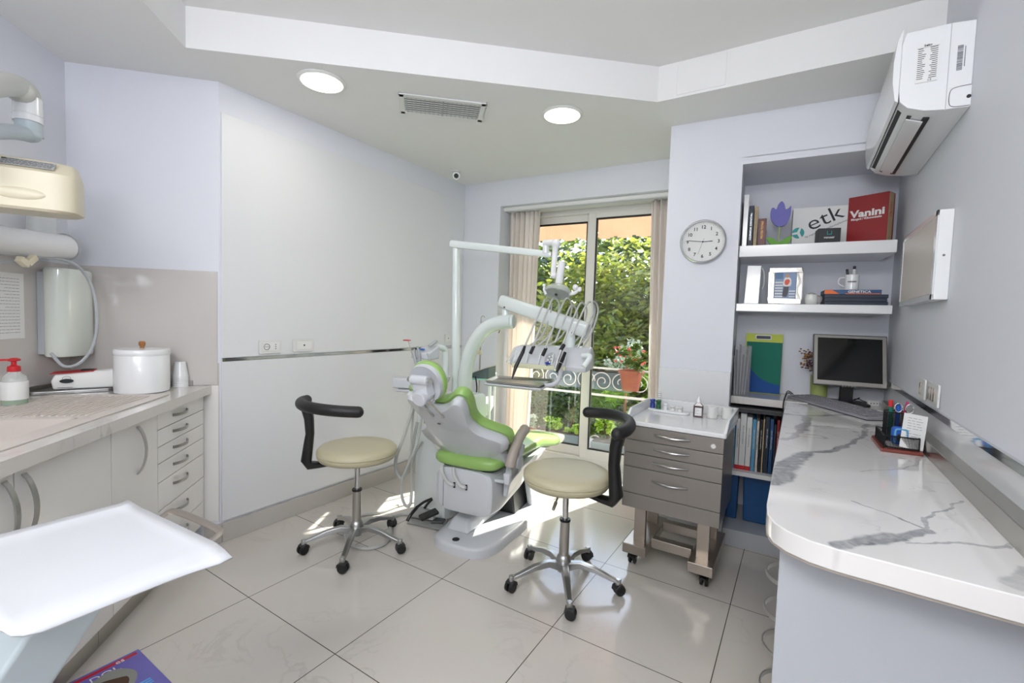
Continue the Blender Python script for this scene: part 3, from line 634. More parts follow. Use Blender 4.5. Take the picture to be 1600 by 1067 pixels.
# ------------------------------------------------------------------ near tray stand, bottom left
t = thing('instrument_stand', 'white flared instrument tray on a slanted pale arm at the bottom left', 'tray stand', (-1.25, .10, 0), 0)
m = MB(); x0, x1, y0, y1, zz = -1.34, -.93, .145, .45, .80; nx, ny = 22, 14; g = []
def trayz(s, q):
    z = 0
    if s < .12: z += .007 * ((.12 - s) / .12) ** 1.5
    if s > .90: z -= .012 * ((s - .90) / .10) ** 1.5
    if q > .93: z += .006 * ((q - .93) / .07)
    if q < .10: z += .004 * ((.10 - q) / .10)
    return z
for j in range(ny + 1):
    row = []
    for i in range(nx + 1):
        s, q = i / nx, j / ny; X = x0 + (x1 - x0) * s; Y = y0 + (y1 - y0) * q
        Y += (X - x1) * .06 * q; r = .055  # corner rounding
        dx = max(r - (X - x0), r - (x1 - X), 0); dy = max(r - (Y - y0), r - (y1 - Y), 0)
        if dx > 0 and dy > 0 and not (s > .5 and q > .5):
            L = math.hypot(dx, dy)
            if L > r:
                sx = 1 if X > (x0 + x1) / 2 else -1; sy = 1 if Y > (y0 + y1) / 2 else -1
                X -= sx * dx * (1 - r / L); Y -= sy * dy * (1 - r / L)
        if s > .5 and q > .5 and s > .9: X += .02 * ((s - .9) / .1) * ((q - .5) / .5) ** 3
        row.append(m.bm.verts.new((X, Y, zz + trayz(s, q))))
    g.append(row)
for j in range(ny):
    for i in range(nx): m.bm.faces.new((g[j][i], g[j][i + 1], g[j + 1][i + 1], g[j + 1][i]))
o = build(m, 'tray', 'tray_white', t, world=True, angle=60); sm_ = o.modifiers.new('t', 'SOLIDIFY'); sm_.thickness = .004; sm_.offset = -1
m = MB(); A = [on_z(48, 985, .79), on_z(165, 935, .79)]; m.loft([
    [(-1.235, .20, .79), (-.985, .20, .79), (-.985, .30, .79), (-1.235, .30, .79)],
    [(-1.24, .16, .70), (-1.02, .16, .70), (-1.02, .26, .70), (-1.24, .26, .70)],
    [(-1.36, -.02, .30), (-1.17, -.02, .30), (-1.17, .08, .30), (-1.36, .08, .30)],
    [(-1.38, -.05, .08), (-1.20, -.05, .08), (-1.20, .08, .08), (-1.38, .08, .08)]])
build(m, 'arm', 'xray_blue', t, world=True, bevel=.01)
m = MB(); m.prism(rrect(-1.36, -.09, -1.02, .24, .05), 0.02, .08); build(m, 'foot', 'xray_blue', t, world=True, bevel=.01)
m = MB(); m.tube([(-1.235, .40, .785), (-1.235, .452, .79), (-1.22, .474, .799), (-1.05, .486, .799), (-1.03, .472, .79), (-1.03, .42, .775)], .008, 10, 4, flat=.5)
build(m, 'rail_handle', 'cart_steel', t, world=True)
# magazine lying on the floor
t = thing('magazine', 'violet-blue magazine lying on the floor tiles at the bottom edge', 'magazine', (-2.01, .45, 0), 0)
build(MB().box(0, 0, 0, .30, .21, .006), 'pages', 'paper', t); build(MB().box(-.001, -.001, .006, .301, .211, .0068), 'cover', 'magazine_violet', t)
m = MB(); m.box(.01, .02, .0069, .025, .20, .0073); 
build(m, 'title_bar', 'red', t)
m = MB(); m.text('DOL', .04, TR(.052, .10, .0069) @ RZ(90), .0004); m.text('es', .03, TR(.02, .15, .0075) @ RZ(90), .0003); build(m, 'lettering', 'white_matte', t, flat=True)
m = MB(); m.prism([(.12 + .07 * math.cos(a) * (1 + .12 * math.sin(3 * a)), .09 + .075 * math.sin(a)) for a in [2 * PI * k / 28 for k in range(28)]], .0069, .0075); build(m, 'cover_picture', 'mag_grey', t)
m = MB(); m.prism([(.13 + .04 * math.cos(a) * (1 + .3 * math.sin(2 * a)), .09 + .05 * math.sin(a)) for a in [2 * PI * k / 20 for k in range(20)]], .0076, .008); build(m, 'picture_detail', 'hair_brown', t)
m = MB()
for k in range(3): m.box(.19 + .012 * k, .12, .007, .198 + .012 * k, .18, .0075)
build(m, 'blue_lines', 'mag_blue', t)

# ------------------------------------------------------------------ sockets on the left wall
def socket_left(label, y0, y1, z0, z1, kind_):
    t = thing('wall_socket', label, 'socket', (LX + .010, (y0 + y1) / 2, (z0 + z1) / 2), 90, None)
    w, h = (y1 - y0) / 2, (z1 - z0) / 2
    # local x along the wall, local -y away from it
    build(MB().prism(rrect(-w, -h, w, h, .006), 0, .008, RX_(90)), 'plate', 'outlet', t, bevel=.002)
    build(MB().prism(rrect(-w * .74, -h * .62, w * .74, h * .62, .003), .008, .011, RX_(90)), 'insert', 'white_matte', t, bevel=.001)
    m = MB()
    if kind_ == 'double':
        m.tube([(-.025 + .017 * math.cos(a), -.0115, .017 * math.sin(a)) for a in [2 * PI * k / 20 for k in range(20)]], .0014, 6, 0, True)
        for dx, dz in ((-.031, 0), (-.019, 0), (.028, .012), (.028, 0), (.028, -.012)): m.cyl((dx, -.010, dz), (dx, -.0122, dz), .0028, seg=10)
    else: m.cyl((0, -.010, 0), (0, -.0125, 0), .005, seg=12)
    build(m, 'contacts', 'ink', t)
socket_left('double wall socket above the chrome strip, left of the single one', 1.43, 1.565, 1.024, 1.104, 'double')
socket_left('small single wall socket above the chrome strip, right of the double one', 1.64, 1.776, 1.026, 1.105, 'single')
socket_left('wall socket beyond the light pole near the room corner', 3.04, 3.12, 1.04, 1.116, 'single')

# ------------------------------------------------------------------ ceiling fittings
def downlight(label, x, y):
    t = thing('downlight', label, 'ceiling light', (x, y, ZC), 0, 'round ceiling downlights')
    build(MB().lathe([(.100, -.0005), (.118, -.001), (.119, -.005), (.104, -.012), (.099, -.010)], 48), 'trim_ring', 'white_matte', t)
    build(MB().lathe([(.099, -.011), (.099, -.0125), (.05, -.013), (.01, -.013)], 48), 'diffuser', 'light_disc', t)
    area('downlight_lamp', (x, y, ZC - .02), (0, 0, -1), .19, 1.6, (1, .96, .88), shape='DISK')
downlight('round lit ceiling downlight, the left and nearer one', -2.128, 1.486)
downlight('round lit ceiling downlight, the right one nearer the window', -1.221, 2.40)
t = thing('air_vent', 'rectangular grey air vent grille in the ceiling between the downlights', 'vent', (-1.775, 2.005, ZC), 43)
m = MB(); a, b, w = .235, .118, .028; m.box(-a, -b, -.010, a, -b + w, 0); m.box(-a, b - w, -.010, a, b, 0); m.box(-a, -b, -.010, -a + w, b, 0); m.box(a - w, -b, -.010, a, b, 0)
build(m, 'frame', 'white_matte', t, bevel=.003)
build(MB().box(-a + w, -b + w, -.003, a - w, b - w, -.001), 'dark_backing', 'dark_plastic', t)
m = MB()
for k in range(17): x = -a + w + .012 + k * .0245; m.box(x, -b + w, -.011, x + .003, b - w, -.007)
m.box(-.002, -b + w, -.012, .006, b - w, -.004); tag(build(m, 'vertical_slats', 'alu', t, flat=True), kind='stuff')
m = MB()
for k in range(7): y = -b + w + .010 + k * .025; m.box(-a + w, y, -.007, a - w, y + .010, -.004, TR(0, 0, 0))
tag(build(m, 'horizontal_slats', 'white_matte', t, flat=True), kind='stuff')
t = thing('security_camera', 'small white dome camera on the ceiling in the far corner', 'camera', (-2.43, 2.93, ZC), 0)
build(MB().lathe([(.02, -.012), (.038, -.010), (.040, 0)], 24), 'mount', 'white_matte', t)
m = MB(); m.ell((0, 0, -.035), (.034, .034, .034)); cdir = (Vector((0, 0, H)) - Vector((-2.43, 2.93, ZC))).normalized(); c0 = Vector((0, 0, -.038)); m.cyl(c0, c0 + cdir * .045, .028, .030, 24); build(m, 'body', 'white_gloss', t)
m = MB(); m.cyl(c0 + cdir * .045, c0 + cdir * .047, .019, .019, 20); build(m, 'lens', 'lens_dark', t)

# ------------------------------------------------------------------ clock
t = thing('wall_clock', 'round silver-rimmed wall clock showing about quarter to three', 'clock', BU(2.076, -.562, 1.753), BA)
def disc(r0, r1, seg=64): pass
m = MB(); m.lathe([(.118, .0), (.1245, .003), (.125, .026), (.119, .032), (.114, .030), (.113, .010)], 64, RX_(90), cap=False); build(m, 'rim', 'silver_pl', t)
build(MB().lathe([(.115, .008), (.115, .012), (.05, .0121), (.001, .0121)], 64, RX_(90)), 'dial', 'clock_face', t)
m = MB()
for k in range(12):
    a = math.radians(90 - 30 * (k + 1)); m.text(str(k + 1), .027, TR(.084 * math.cos(a), -.0125, .084 * math.sin(a)) @ RX_(90), .0003, bold=.0006)
build(m, 'numerals', 'ink', t, flat=True)
m = MB()
for k in range(60):
    a = 2 * PI * k / 60; L = .106 if k % 5 else .104; m.box(L, -.0006, 0, .109, .0006 if k % 5 else .0012, .0004, RX_(90) @ TR(0, 0, .0122) @ RZ(math.degrees(a)))
tag(build(m, 'minute_marks', 'ink_soft', t, flat=True), kind='stuff')
def hand(name, deg, L, w, mt='ink', z=.014, back=.0):
    m = MB(); m.box(-back, -w, 0, L, w, .001, RX_(90) @ TR(0, 0, z) @ RZ(90 - deg)); build(m, name, mt, t)
hand('hour_hand', 90 - 2, .052, .0018); hand('minute_hand', 277, .078, .0014, z=.0155); hand('second_hand', 198, .075, .0005, z=.017, back=.02)
build(MB().cyl((0, -.0125, 0), (0, -.018, 0), .004, seg=12), 'hub', 'ink', t)

# ------------------------------------------------------------------ niche: shelves and counters
VF = -.47
def shelf(label, z0, z1):
    m = MB(); m.box(2.264, VF, z0, 2.985, -.106, z1, FB); o = build(m, 'wall_shelf', 'white_gloss', bevel=.003); return tag(o, label, 'shelf')
shelf('upper white floating shelf in the niche above the desk', 1.672, 1.737)
shelf('lower white floating shelf in the niche above the desk', 1.358, 1.403)
ZD = .85
m = MB(); m.box(2.264, -.435, .81, 3.03, -.106, ZD + .003, FB)
tag(build(m, 'niche_counter', 'kitchen_marble', bevel=.002), 'short marble counter in the niche behind the trolley', 'counter')
t = thing('niche_cabinet', 'open white shelf unit under the niche counter holding books and blue bins', 'cabinet', BU(2.264, -.56, 0), BA)
m = MB(); m.box(.0, 0, 0, .62, .02, .095); m.box(0, .02, .075, .62, .455, .095); build(m, 'base', 'lac_white', t, bevel=.001)
build(MB().box(0, .05, .40, .62, .455, .425), 'shelf', 'white_gloss', t, bevel=.001)
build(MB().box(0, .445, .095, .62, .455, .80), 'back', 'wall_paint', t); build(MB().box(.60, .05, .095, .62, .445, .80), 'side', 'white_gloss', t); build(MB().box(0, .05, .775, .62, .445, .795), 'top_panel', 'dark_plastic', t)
# desk
seg_px = [((1203, 752), (1232, 728), .038, .75), ((1232, 728), (1262, 708), .032, .8), ((1262, 708), (1318, 697), .018, .7), ((1318, 697), (1348, 684), .012, .7), ((1348, 684), (1358, 662), .014, .6),
          ((1215, 645), (1262, 650), .018, .6), ((1262, 650), (1330, 648), .016, .6), ((1330, 648), (1370, 643), .010, .5), ((1262, 652), (1254, 672), .026, .65), ((1254, 672), (1225, 688), .016, .5),
          ((1262, 664), (1300, 667), .016, .5), ((1285, 668), (1356, 672), .006, .5), ((1357, 668), (1385, 660), .014, .4), ((1300, 852), (1345, 845), .020, .75), ((1345, 846), (1400, 838), .026, .8), ((1400, 838), (1452, 832), .016, .75),
          ((1330, 782), (1395, 808), .004, .6), ((1395, 808), (1450, 832), .005, .7), ((1420, 848), (1500, 850), .004, .6), ((1500, 850), (1580, 857), .006, .6), ((1578, 857), (1598, 850), .010, .5), ((1442, 828), (1448, 812), .007, .6), ((1448, 815), (1512, 786), .005, .6),
          ((1352, 738), (1430, 728), .004, .35), ((1430, 728), (1460, 705), .006, .35), ((1222, 694), (1268, 706), .003, .35), ((1560, 905), (1600, 892), .02, .4)]
SG = []
for (a, b, w, s) in seg_px:
    A, B = on_z(a[0], a[1], ZD), on_z(b[0], b[1], ZD); SG.append((A.x, A.y, B.x, B.y, w, s))
marble('desk_marble', '#e4e2e0', '#60656f', 1.3, SG, .55, .07)
out = [(.428, 1.065), (.30, 1.068), (.17, 1.074), (.085, 1.078), (.04, 1.088), (.0, 1.110), (-.025, 1.140), (-.041, 1.185), (-.046, 1.25), (-.048, 2.0), (-.050, 3.085), (.428, 3.118)]
m = MB(); m.prism(out, ZD - .046, ZD)
dk = tag(build(m, 'desk_worktop', 'desk_marble', bevel=.003), 'long white marble desk top with grey veins along the right wall', 'worktop')
m = MB(); m.box(.386, 1.068, ZD, .428, 3.09, ZD + .052); build(m, 'upstand', 'steel', dk, bevel=.002)
m = MB(); lip = [(x * (.99), y + .006) for x, y in out]; m.prism(lip, ZD - .052, ZD - .0462); build(m, 'underside_edge', 'taupe_pad', dk)
t = thing('desk_drawer_unit', 'pale grey desk cabinet under the near end of the marble desk', 'cabinet', (0, 0, 0), 0)
build(MB().box(-.012, 1.20, .0, .427, 1.222, ZD - .052), 'end_panel', 'lac_white', t, bevel=.002)
build(MB().box(.006, 1.222, .06, .427, 2.02, ZD - .052), 'body', 'cab_white', t)
build(MB().box(-.008, 1.19, .0, .40, 1.202, .065), 'plinth', 'cab_white', t, bevel=.002)
for k, z in enumerate((.70, .60, .50, .40, .28, .15)):
    d = build(MB().box(-.012, 1.226, z - .045, .006, 1.64, z + .045), 'drawer', 'cab_white', t, bevel=.001)
    h = MB(); arch_handle(h, (-.012, 1.38, z), (-.012, 1.50, z), (-1, 0, 0), .030, .012); build(h, 'handle', 'alu', d)
build(MB().box(-.012, 1.643, .08, .006, 2.02, ZD - .06), 'door', 'cab_white', t, bevel=.001)

# books etc. on the upper shelf
ZS = 1.738
def book(name, label, u0, u1, h, v0, d, col, z=ZS, group=None, lean=0, page=True, cat_='book', spine=None):
    t = thing(name, label, cat_, BU((u0 + u1) / 2, v0, z), BA - lean, group); w = (u1 - u0) / 2
    build(MB().box(-w, 0, 0, w, d, h), 'cover', col, t, bevel=.0015)
    if page: build(MB().box(-w + .003, .004, h, w - .003, d - .003, h + .0005), 'pages', 'paper', t)
    if spine:
        m = MB(); m.text(spine[0], min(2 * w * .75, spine[2]), TR(0, -.0004, h * spine[3]) @ RX_(90) @ RZ(90 if spine[4] else 0), .0003, width=spine[5]); build(m, 'spine_lettering', spine[1], t, flat=True)
    return t
t = thing('bookend', 'white upright board standing at the left end of the upper shelf', 'board', BU(2.286, -.42, ZS - .001), BA); build(MB().box(-.013, 0, 0, .013, .27, .305), 'board', 'white_gloss', t, bevel=.002)
book('book', 'dark blue tall book beside the white board on the upper shelf', 2.302, 2.328, .243, -.39, .17, 'navy', spine=('CLINICA DENTAL', 'silver_pl', .012, .5, True, .16))
book('book', 'cream-spined book between the blue and dark red ones', 2.331, 2.349, .238, -.39, .16, 'tan', spine=('Tratado de protesis', 'ink_soft', .009, .55, True, .17))
book('book', 'short thick dark red book with gold lettering beside the wooden tulip', 2.354, 2.396, .165, -.385, .15, 'dk_red', spine=('PROTESI TOTALE', 'gold', .016, .6, True, .10))
# wooden tulip
def smoothpoly(p, n=5, closed=True): return [(q.x, q.y) for q in cat([(a, b, 0) for a, b in p], n, closed)]
t = thing('wooden_tulip', 'flat painted wooden tulip, purple flower and green leaves, on the upper shelf', 'ornament', BU(2.462, -.40, ZS), BA)
XR = RX_(90)
pet = [(-.045, .215), (-.050, .185), (-.044, .150), (-.022, .118), (.004, .108), (.028, .118), (.046, .150), (.052, .185), (.050, .222), (.043, .214), (.026, .205), (.018, .232), (.004, .252), (-.012, .236), (-.022, .208), (-.033, .218)]
build(MB().prism(smoothpoly(pet, 3), -.008, .008, XR), 'flower', 'purple', t, bevel=.0015)
build(MB().box(-.004, -.004, .015, .004, .004, .125), 'stem', 'stem_green', t)
lf = [(-.062, .05), (-.05, .022), (-.03, .0), (.035, .0), (.055, .02), (.062, .052), (.03, .042), (.002, .022), (-.03, .044)]
build(MB().prism(smoothpoly(lf, 3), -.011, .011, XR), 'leaves', 'leaf_green', t, bevel=.0015)
# etk box
t = thing('white_display_box', 'white carton with etk lettering and a turquoise round logo on the upper shelf', 'box', BU(2.672, -.30, ZS), BA)
build(MB().box(-.142, 0, 0, .148, .10, .228), 'carton', 'paper', t, bevel=.001)
m = MB(); RT = TR(.0, -.0004, 0) @ RX_(90)
m.text('etk', .115, RT @ TR(.012, .160, 0) @ RZ(24), .0004, bold=-.0005, width=.175); build(m, 'lettering', 'ink', t, flat=True)
m = MB(); m.text('la relation implantalement', .016, RT @ TR(.03, .105, 0) @ RZ(24), .0003, width=.23); build(m, 'slogan', 'ink_soft', t, flat=True)
m = MB(); cx, cy, r = -.112, .085, .031
for a0, a1 in ((80, 178), (200, 285), (-50, 62)):
    pts = [(cx + r * math.cos(math.radians(a0 + (a1 - a0) * k / 12)), cy + r * math.sin(math.radians(a0 + (a1 - a0) * k / 12))) for k in range(13)]
    mid = math.radians((a0 + a1) / 2); pts.append((cx + .008 * math.cos(mid), cy + .008 * math.sin(mid))); m.prism(pts, -.0004, .0006, RT)
build(m, 'logo', 'teal', t, flat=True)
t = thing('black_small_box', 'small black carton with white lettering in front of the white display box', 'box', BU(2.700, -.42, ZS), BA + 5)
build(MB().box(-.052, 0, 0, .052, .085, .083), 'carton', 'charcoal', t, bevel=.0015)
m = MB(); m.text('veneer', .018, TR(0, -.0004, .033) @ RX_(90), .0003, bold=.0003); build(m, 'lettering', 'paper', t, flat=True)
m = MB(); m.box(-.011, -.0008, .05, -.008, 0, .068); m.box(.008, -.0008, .05, .011, 0, .068); m.box(-.011, -.0008, .048, .011, 0, .051); build(m, 'logo', 'teal', t, flat=True)
t = thing('red_box_file', 'big red hardback book box standing at the right end of the upper shelf', 'book', BU(2.790, -.31, ZS), BA - 30)
# cover faces the room (angled), spine on the right
build(MB().box(0, 0, 0, .185, .078, .262), 'cover', 'red_book', t, bevel=.002)
build(MB().box(.1852, .004, .004, .1862, .058, .258), 'spine_panel', 'tan', t)
m = MB(); m.text('Vanini', .052, TR(.092, -.0006, .165) @ RX_(90), .0005, bold=.0018, width=.160); m.text('Mangani / Klinowskaite', .016, TR(.088, -.0006, .138) @ RX_(90), .0004, bold=.0004, width=.140); build(m, 'title', 'paper', t, flat=True)
m = MB(); m.text('Vanini', .03, TR(.1866, .028, .17) @ RZ(90) @ RX_(90) @ RZ(90), .0003, width=.08); build(m, 'spine_title', 'red', t, flat=True)
# lower shelf
ZL = 1.404
t = thing('white_box_file', 'white upright magazine box at the left end of the lower shelf', 'box', BU(2.343, -.43, ZL), BA)
build(MB().loft([[(-.040, 0, 0), (.036, 0, 0), (.036, .24, 0), (-.040, .24, 0)], [(-.032, .02, .225), (.040, .02, .222), (.040, .24, .215), (-.032, .24, .215)]]), 'box', 'white_gloss', t, bevel=.002)
m = MB(); m.tube([(.043, .03, .21), (.056, .04, .18), (.058, .04, .12), (.05, .04, .09)], .0025, 6); build(m, 'strap', 'paper', t)
t = thing('photo_frame', 'silver picture frame with a wavy border and a photo on the lower shelf', 'picture frame', BU(2.508, -.43, ZL), BA + 2)
FMx = RX_(-6); m = MB(); a, b, w = .082, .212, .030
m.box(-a, 0, 0, a, .012, w, FMx); m.box(-a, 0, b - w, a, .012, b, FMx); m.box(-a, 0, w, -a + w, .012, b - w, FMx); m.box(a - w, 0, w, a, .012, b - w, FMx); build(m, 'frame', 'silver_frame', t, bevel=.004, seg=3)
m = MB()
for s in (-1, 1):
    for o_ in (0, .006):
        m.tube([FMx @ Vector((s * (a - .015 - o_ + .007 * math.sin(z * 60)), -.001, z)) for z in [.03 + .15 * k / 10 for k in range(11)]], .0013, 5, 3)
for zz_ in (.014, b - .014): m.tube([FMx @ Vector((x, -.001, zz_ + .006 * math.sin(x * 70))) for x in [-.07 + .14 * k / 10 for k in range(11)]], .0013, 5, 3)
build(m, 'wavy_ridges', 'chrome', t)
ph = build(MB().box(-.053, .002, .029, .053, .006, b - .029, FMx), 'photo', 'photo_blue', t)
m = MB()
for k in range(6): m.box(-.050, .0012, .04 + .016 * k, -.012, .002, .048 + .016 * k, FMx)
for k in range(3): m.box(.020, .0012, .04 + .016 * k, .050, .002, .046 + .016 * k, FMx)
build(m, 'steps', 'paper', ph, flat=True)
m = MB(); m.box(-.050, .0012, .145, -.012, .002, .182, FMx); build(m, 'sea', 'photo_sky', ph, flat=True)
def fig(pts, name, mt, y=.0008):
    m = MB(); m.prism(smoothpoly(pts, 3), -y - .0004, -y + .0002, FMx @ TR(0, .002, 0) @ RX_(90) ) ; build(m, name, mt, ph, flat=True)
fig([(-.006, .045), (-.012, .05), (-.008, .09), (.0, .115), (.016, .115), (.018, .09), (.010, .045)], 'trousers', 'photo_grey', -.0004)
fig([(-.010, .105), (-.006, .145), (.004, .155), (.018, .153), (.028, .140), (.026, .105)], 'shirt', 'paper', -.0006)
fig([(.003, .153), (.002, .166), (.008, .175), (.016, .170), (.018, .158), (.012, .152)], 'head', 'skin', -.0008)
fig([(-.004, .122), (.0, .138), (.016, .142), (.022, .130), (.014, .112), (.002, .110)], 'flowers', 'pink_petal', -.0014)
t = thing('small_planter', 'small cream cup-shaped pot beside the picture frame on the lower shelf', 'pot', BU(2.637, -.40, ZL), BA)
build(MB().lathe([(.024, 0), (.031, .01), (.034, .035), (.030, .055), (.026, .056)], 20), 'pot', 'outlet', t)
m = MB(); m.tube([(.028, 0, .052), (.048, 0, .04), (.044, 0, .015), (.030, 0, .008)], .004, 6); m.tube([(-.015, 0, .058), (0, .0, .066), (.025, 0, .055)], .003, 6); build(m, 'handle', 'taupe_pad', t)
zb = ZL
for k in range(3):
    book('flat_book', ('lowest', 'middle', 'uppermost')[k] + ' of the three dark navy books lying flat on the lower shelf', 2.698, 2.975 - .004 * (k % 2), .0188, -.42, .19, 'navy', z=zb, page=False); zb += .0192
t = thing('flat_book', 'thin orange and blue book titled GENETICA on top of the stack', 'book', BU(2.82, -.42, zb), BA)
build(MB().box(-.125, 0, 0, .125, .18, .024), 'cover', 'blue_cover', t, bevel=.001)
m = MB(); m.loft([[(-.125, -.0006, .001), (-.055, -.0006, .001), (-.055, 0, .001), (-.125, 0, .001)], [(-.125, -.0006, .023), (-.09, -.0006, .023), (-.09, 0, .023), (-.125, 0, .023)]]); m.box(-.03, -.0006, .001, .12, 0, .005); build(m, 'orange_print', 'orange', t, flat=True)
m = MB(); m.text('GENETICA', .018, TR(.03, -.0008, .013) @ RX_(90), .0003, bold=.0003, width=.10); build(m, 'lettering', 'paper', t, flat=True)
zb += .0245
t = thing('white_mug', 'white mug of marker pens standing on the stacked books', 'mug', BU(2.822, -.36, zb), BA)
build(MB().lathe([(.030, 0), (.0325, .003), (.0335, .084), (.030, .085), (.029, .01), (.005, .009)], 28), 'cup', 'white_gloss', t)
build(MB().tube([(-.032, 0, .07), (-.055, 0, .066), (-.058, 0, .035), (-.033, 0, .02)], .0045, 8), 'handle', 'white_gloss', t)
m = MB(); m.text('SORRIDENT', .010, TR(-.003, -.0340, .045) @ RX_(90), .0003, bold=.0003, width=.04); build(m, 'print', 'ink', t, flat=True)
mk = solo(MB().cyl((0, 0, 0), (-.014, 0, .105), .006, seg=12), 'marker_pen', 'black_plastic', 'black marker leaning left in the white mug', 'pen', BU(2.812, -.36, zb + .011))
mk = thing('marker_pen', 'black and white marker standing upright in the white mug', 'pen', BU(2.832, -.35, zb + .011)); build(MB().cyl((0, 0, 0), (0, 0, .075), .0065, seg=12), 'barrel', 'black_plastic', mk); build(MB().cyl((0, 0, .075), (0, 0, .105), .0065, seg=12), 'white_band', 'paper', mk); build(MB().cyl((0, 0, .105), (0, 0, .122), .0068, seg=12), 'cap', 'black_plastic', mk)
# counter items
ZN = ZD + .004
t = thing('file_holder', 'smoky clear acrylic file holder with papers on the niche counter', 'file holder', BU(2.315, -.41, ZN), BA + 6)
m = MB(); w = .002; m.box(-.044, 0, 0, .044, .22, w); m.box(-.044, 0, 0, -.042, .22, .30); m.box(.042, 0, 0, .044, .22, .30); m.box(-.042, 0, 0, .042, w, .30); build(m, 'case', 'smoke_acrylic', t, flat=True)
m = MB()
for k in range(5): m.box(-.034 + .014 * k, .02 + .01 * k, .003, -.031 + .014 * k, .2, .24 + .03 * ((k * 7) % 3), RY_(1.5 * k - 3)); 
build(m, 'papers', 'paper', t, flat=True)
t = thing('ring_folder', 'lime, green and blue cardboard folder standing against the niche back', 'folder', BU(2.425, -.20, ZN), BA)
FF = RX_(-8); build(MB().box(-.105, 0, 0, .10, .006, .375, FF), 'back_sheet', 'lime', t, bevel=.001)
build(MB().box(-.098, -.006, .003, .098, 0, .322, FF), 'blue_sheet', 'folder_blue', t, bevel=.001)
pts = [(-.096, .32), (.096, .32), (.096, .06)] + [(.096 - .19 * math.sin(a), .06 + .0 + .19 * (1 - math.cos(a))) for a in [k * PI / 2 / 10 for k in range(1, 11)]]
pts = [(-.096, .32), (-.096, .25)] + [(-.096 + .192 * (1 - math.cos(a)), .25 - .19 * math.sin(a)) for a in [k * PI / 2 / 10 for k in range(1, 11)]] + [(.096, .32)]
build(MB().prism(pts, .006, .0075, FF @ RX_(90)), 'green_sheet', 'folder_green', t)
build(MB().prism(rrect(-.052, .338, .038, .368, .006), .001, .004, FF @ RX_(90)), 'label_frame', 'paper', t, bevel=.001)
m = MB(); m.prism(rrect(-.046, .343, .032, .362, .004), .004, .005, FF @ RX_(90)); build(m, 'label_badge', 'navy', t)
t = thing('flower_vase', 'pale green vase of dried brown flowers behind the monitor', 'vase', BU(2.722, -.20, ZN), 0)
build(MB().lathe([(.038, 0), (.042, .004), (.044, .06), (.046, .14), (.043, .141), (.040, .01)], 28), 'vase', 'vase_green', t)
st = MB(); rs = random.Random(5); tips = []
for k in range(22):
    a, r = rs.uniform(0, 6.28), rs.uniform(.03, .10); p = (r * math.cos(a) - .03, r * math.sin(a) * .6, .19 + rs.uniform(0, .10)); tips.append(p); st.tube([(0, 0, .10), (p[0] * .4, p[1] * .4, .16), p], .0014, 5, 3)
tag(build(st, 'stems', 'dried', t), kind='stuff')
for nm, mt, sl in (('brown_heads', 'dried', 0), ('yellow_heads', 'dried_yellow', 1), ('purple_heads', 'dried_purple', 2)):
    b = MB()
    for p in tips[sl::3]:
        for j in range(9): b.ell((p[0] + rs.gauss(0, .010), p[1] + rs.gauss(0, .01), p[2] + rs.gauss(0, .012)), (.006, .006, .007), 6)
    tag(build(b, nm, mt, t), kind='stuff')
# monitor
mp = BU(2.842, -.30, ZN); t = thing('computer_monitor', 'silver and dark flat computer monitor with a black screen on the desk', 'monitor', mp, BA + 4)
ft = RX_(-14); zb_ = .100
def MT(mb_, *a, **k): return build(mb_, *a, **k)
TM = TR(0, -.05, zb_) @ ft
fr = MB(); a, h = .172, .295; fr.box(-a, 0, 0, a, .012, h, TM); build(fr, 'bezel', 'monitor_dark', t, bevel=.003)
fr = MB(); w = .017; 
for bx in ((-a + .006, .006, a - .006, .028), (-a + .006, h - .020, a - .006, h - .006), (-a + .006, .028, -a + .022, h - .020), (a - .022, .028, a - .006, h - .020)): fr.box(bx[0], -.005, bx[1], bx[2], 0, bx[3], TM)
build(fr, 'front_frame', 'monitor_silver', t, bevel=.0015)
build(MB().box(-a + .021, -.0015, .027, a - .021, .0005, h - .019, TM), 'screen', 'screen', t)
m = MB(); m.loft([[TM @ Vector(q) for q in ((-a + .02, .012, .02), (a - .02, .012, .02), (a - .02, .012, h - .02), (-a + .02, .012, h - .02))], [TM @ Vector(q) for q in ((-.08, .05, .06), (.08, .05, .06), (.08, .05, h - .07), (-.08, .05, h - .07))]]); build(m, 'back_housing', 'monitor_dark', t, bevel=.003)
m = MB()
for k in range(5): m.cyl(TM @ Vector((-.03 + .014 * k, -.006, .004)), TM @ Vector((-.03 + .014 * k, -.001, .0)), .004, seg=10)
build(m, 'buttons', 'silver_pl', t)
m = MB(); m.box(-.03, -.01, .008, .03, .02, .17); m.prism(rrect(-.10, -.09, .10, .07, .03), 0, .012); build(m, 'stand', 'black_plastic', t, bevel=.003)
KB = on_z(1230, 617, .868); KR = on_z(1357, 652, .868); kd = (KR - KB); kd.z = 0; ang = math.degrees(math.atan2(kd.y, kd.x)); KL = kd.length * .985
t = thing('computer_keyboard', 'grey computer keyboard lying across the desk in front of the monitor', 'keyboard', (KB.x, KB.y, ZD), ang)
wd = .165; build(MB().loft([[(0, 0, .003), (KL, 0, .003), (KL, wd, .003), (0, wd, .003)], [(0.004, .003, .016), (KL - .004, .003, .016), (KL - .004, wd - .003, .024), (.004, wd - .003, .024)]]), 'case', 'key_grey', t, bevel=.003)
build(MB().box(.002, .002, 0, KL - .002, wd - .01, .004), 'underside', 'black_plastic', t)
m = MB(); ks = .0225; ncol = int((KL - .03) / ks)
for r in range(5):
    for c_ in range(ncol):
        if c_ in (int(ncol * .69), int(ncol * .84)): continue
        x = .015 + c_ * ks; y = .018 + r * .027; m.box(x, y, .017 + .0013 * r, x + ks - .004, y + .022, .0235 + .0014 * r)
tag(build(m, 'keys', 'key_grey', t, bevel=.001), kind='stuff')
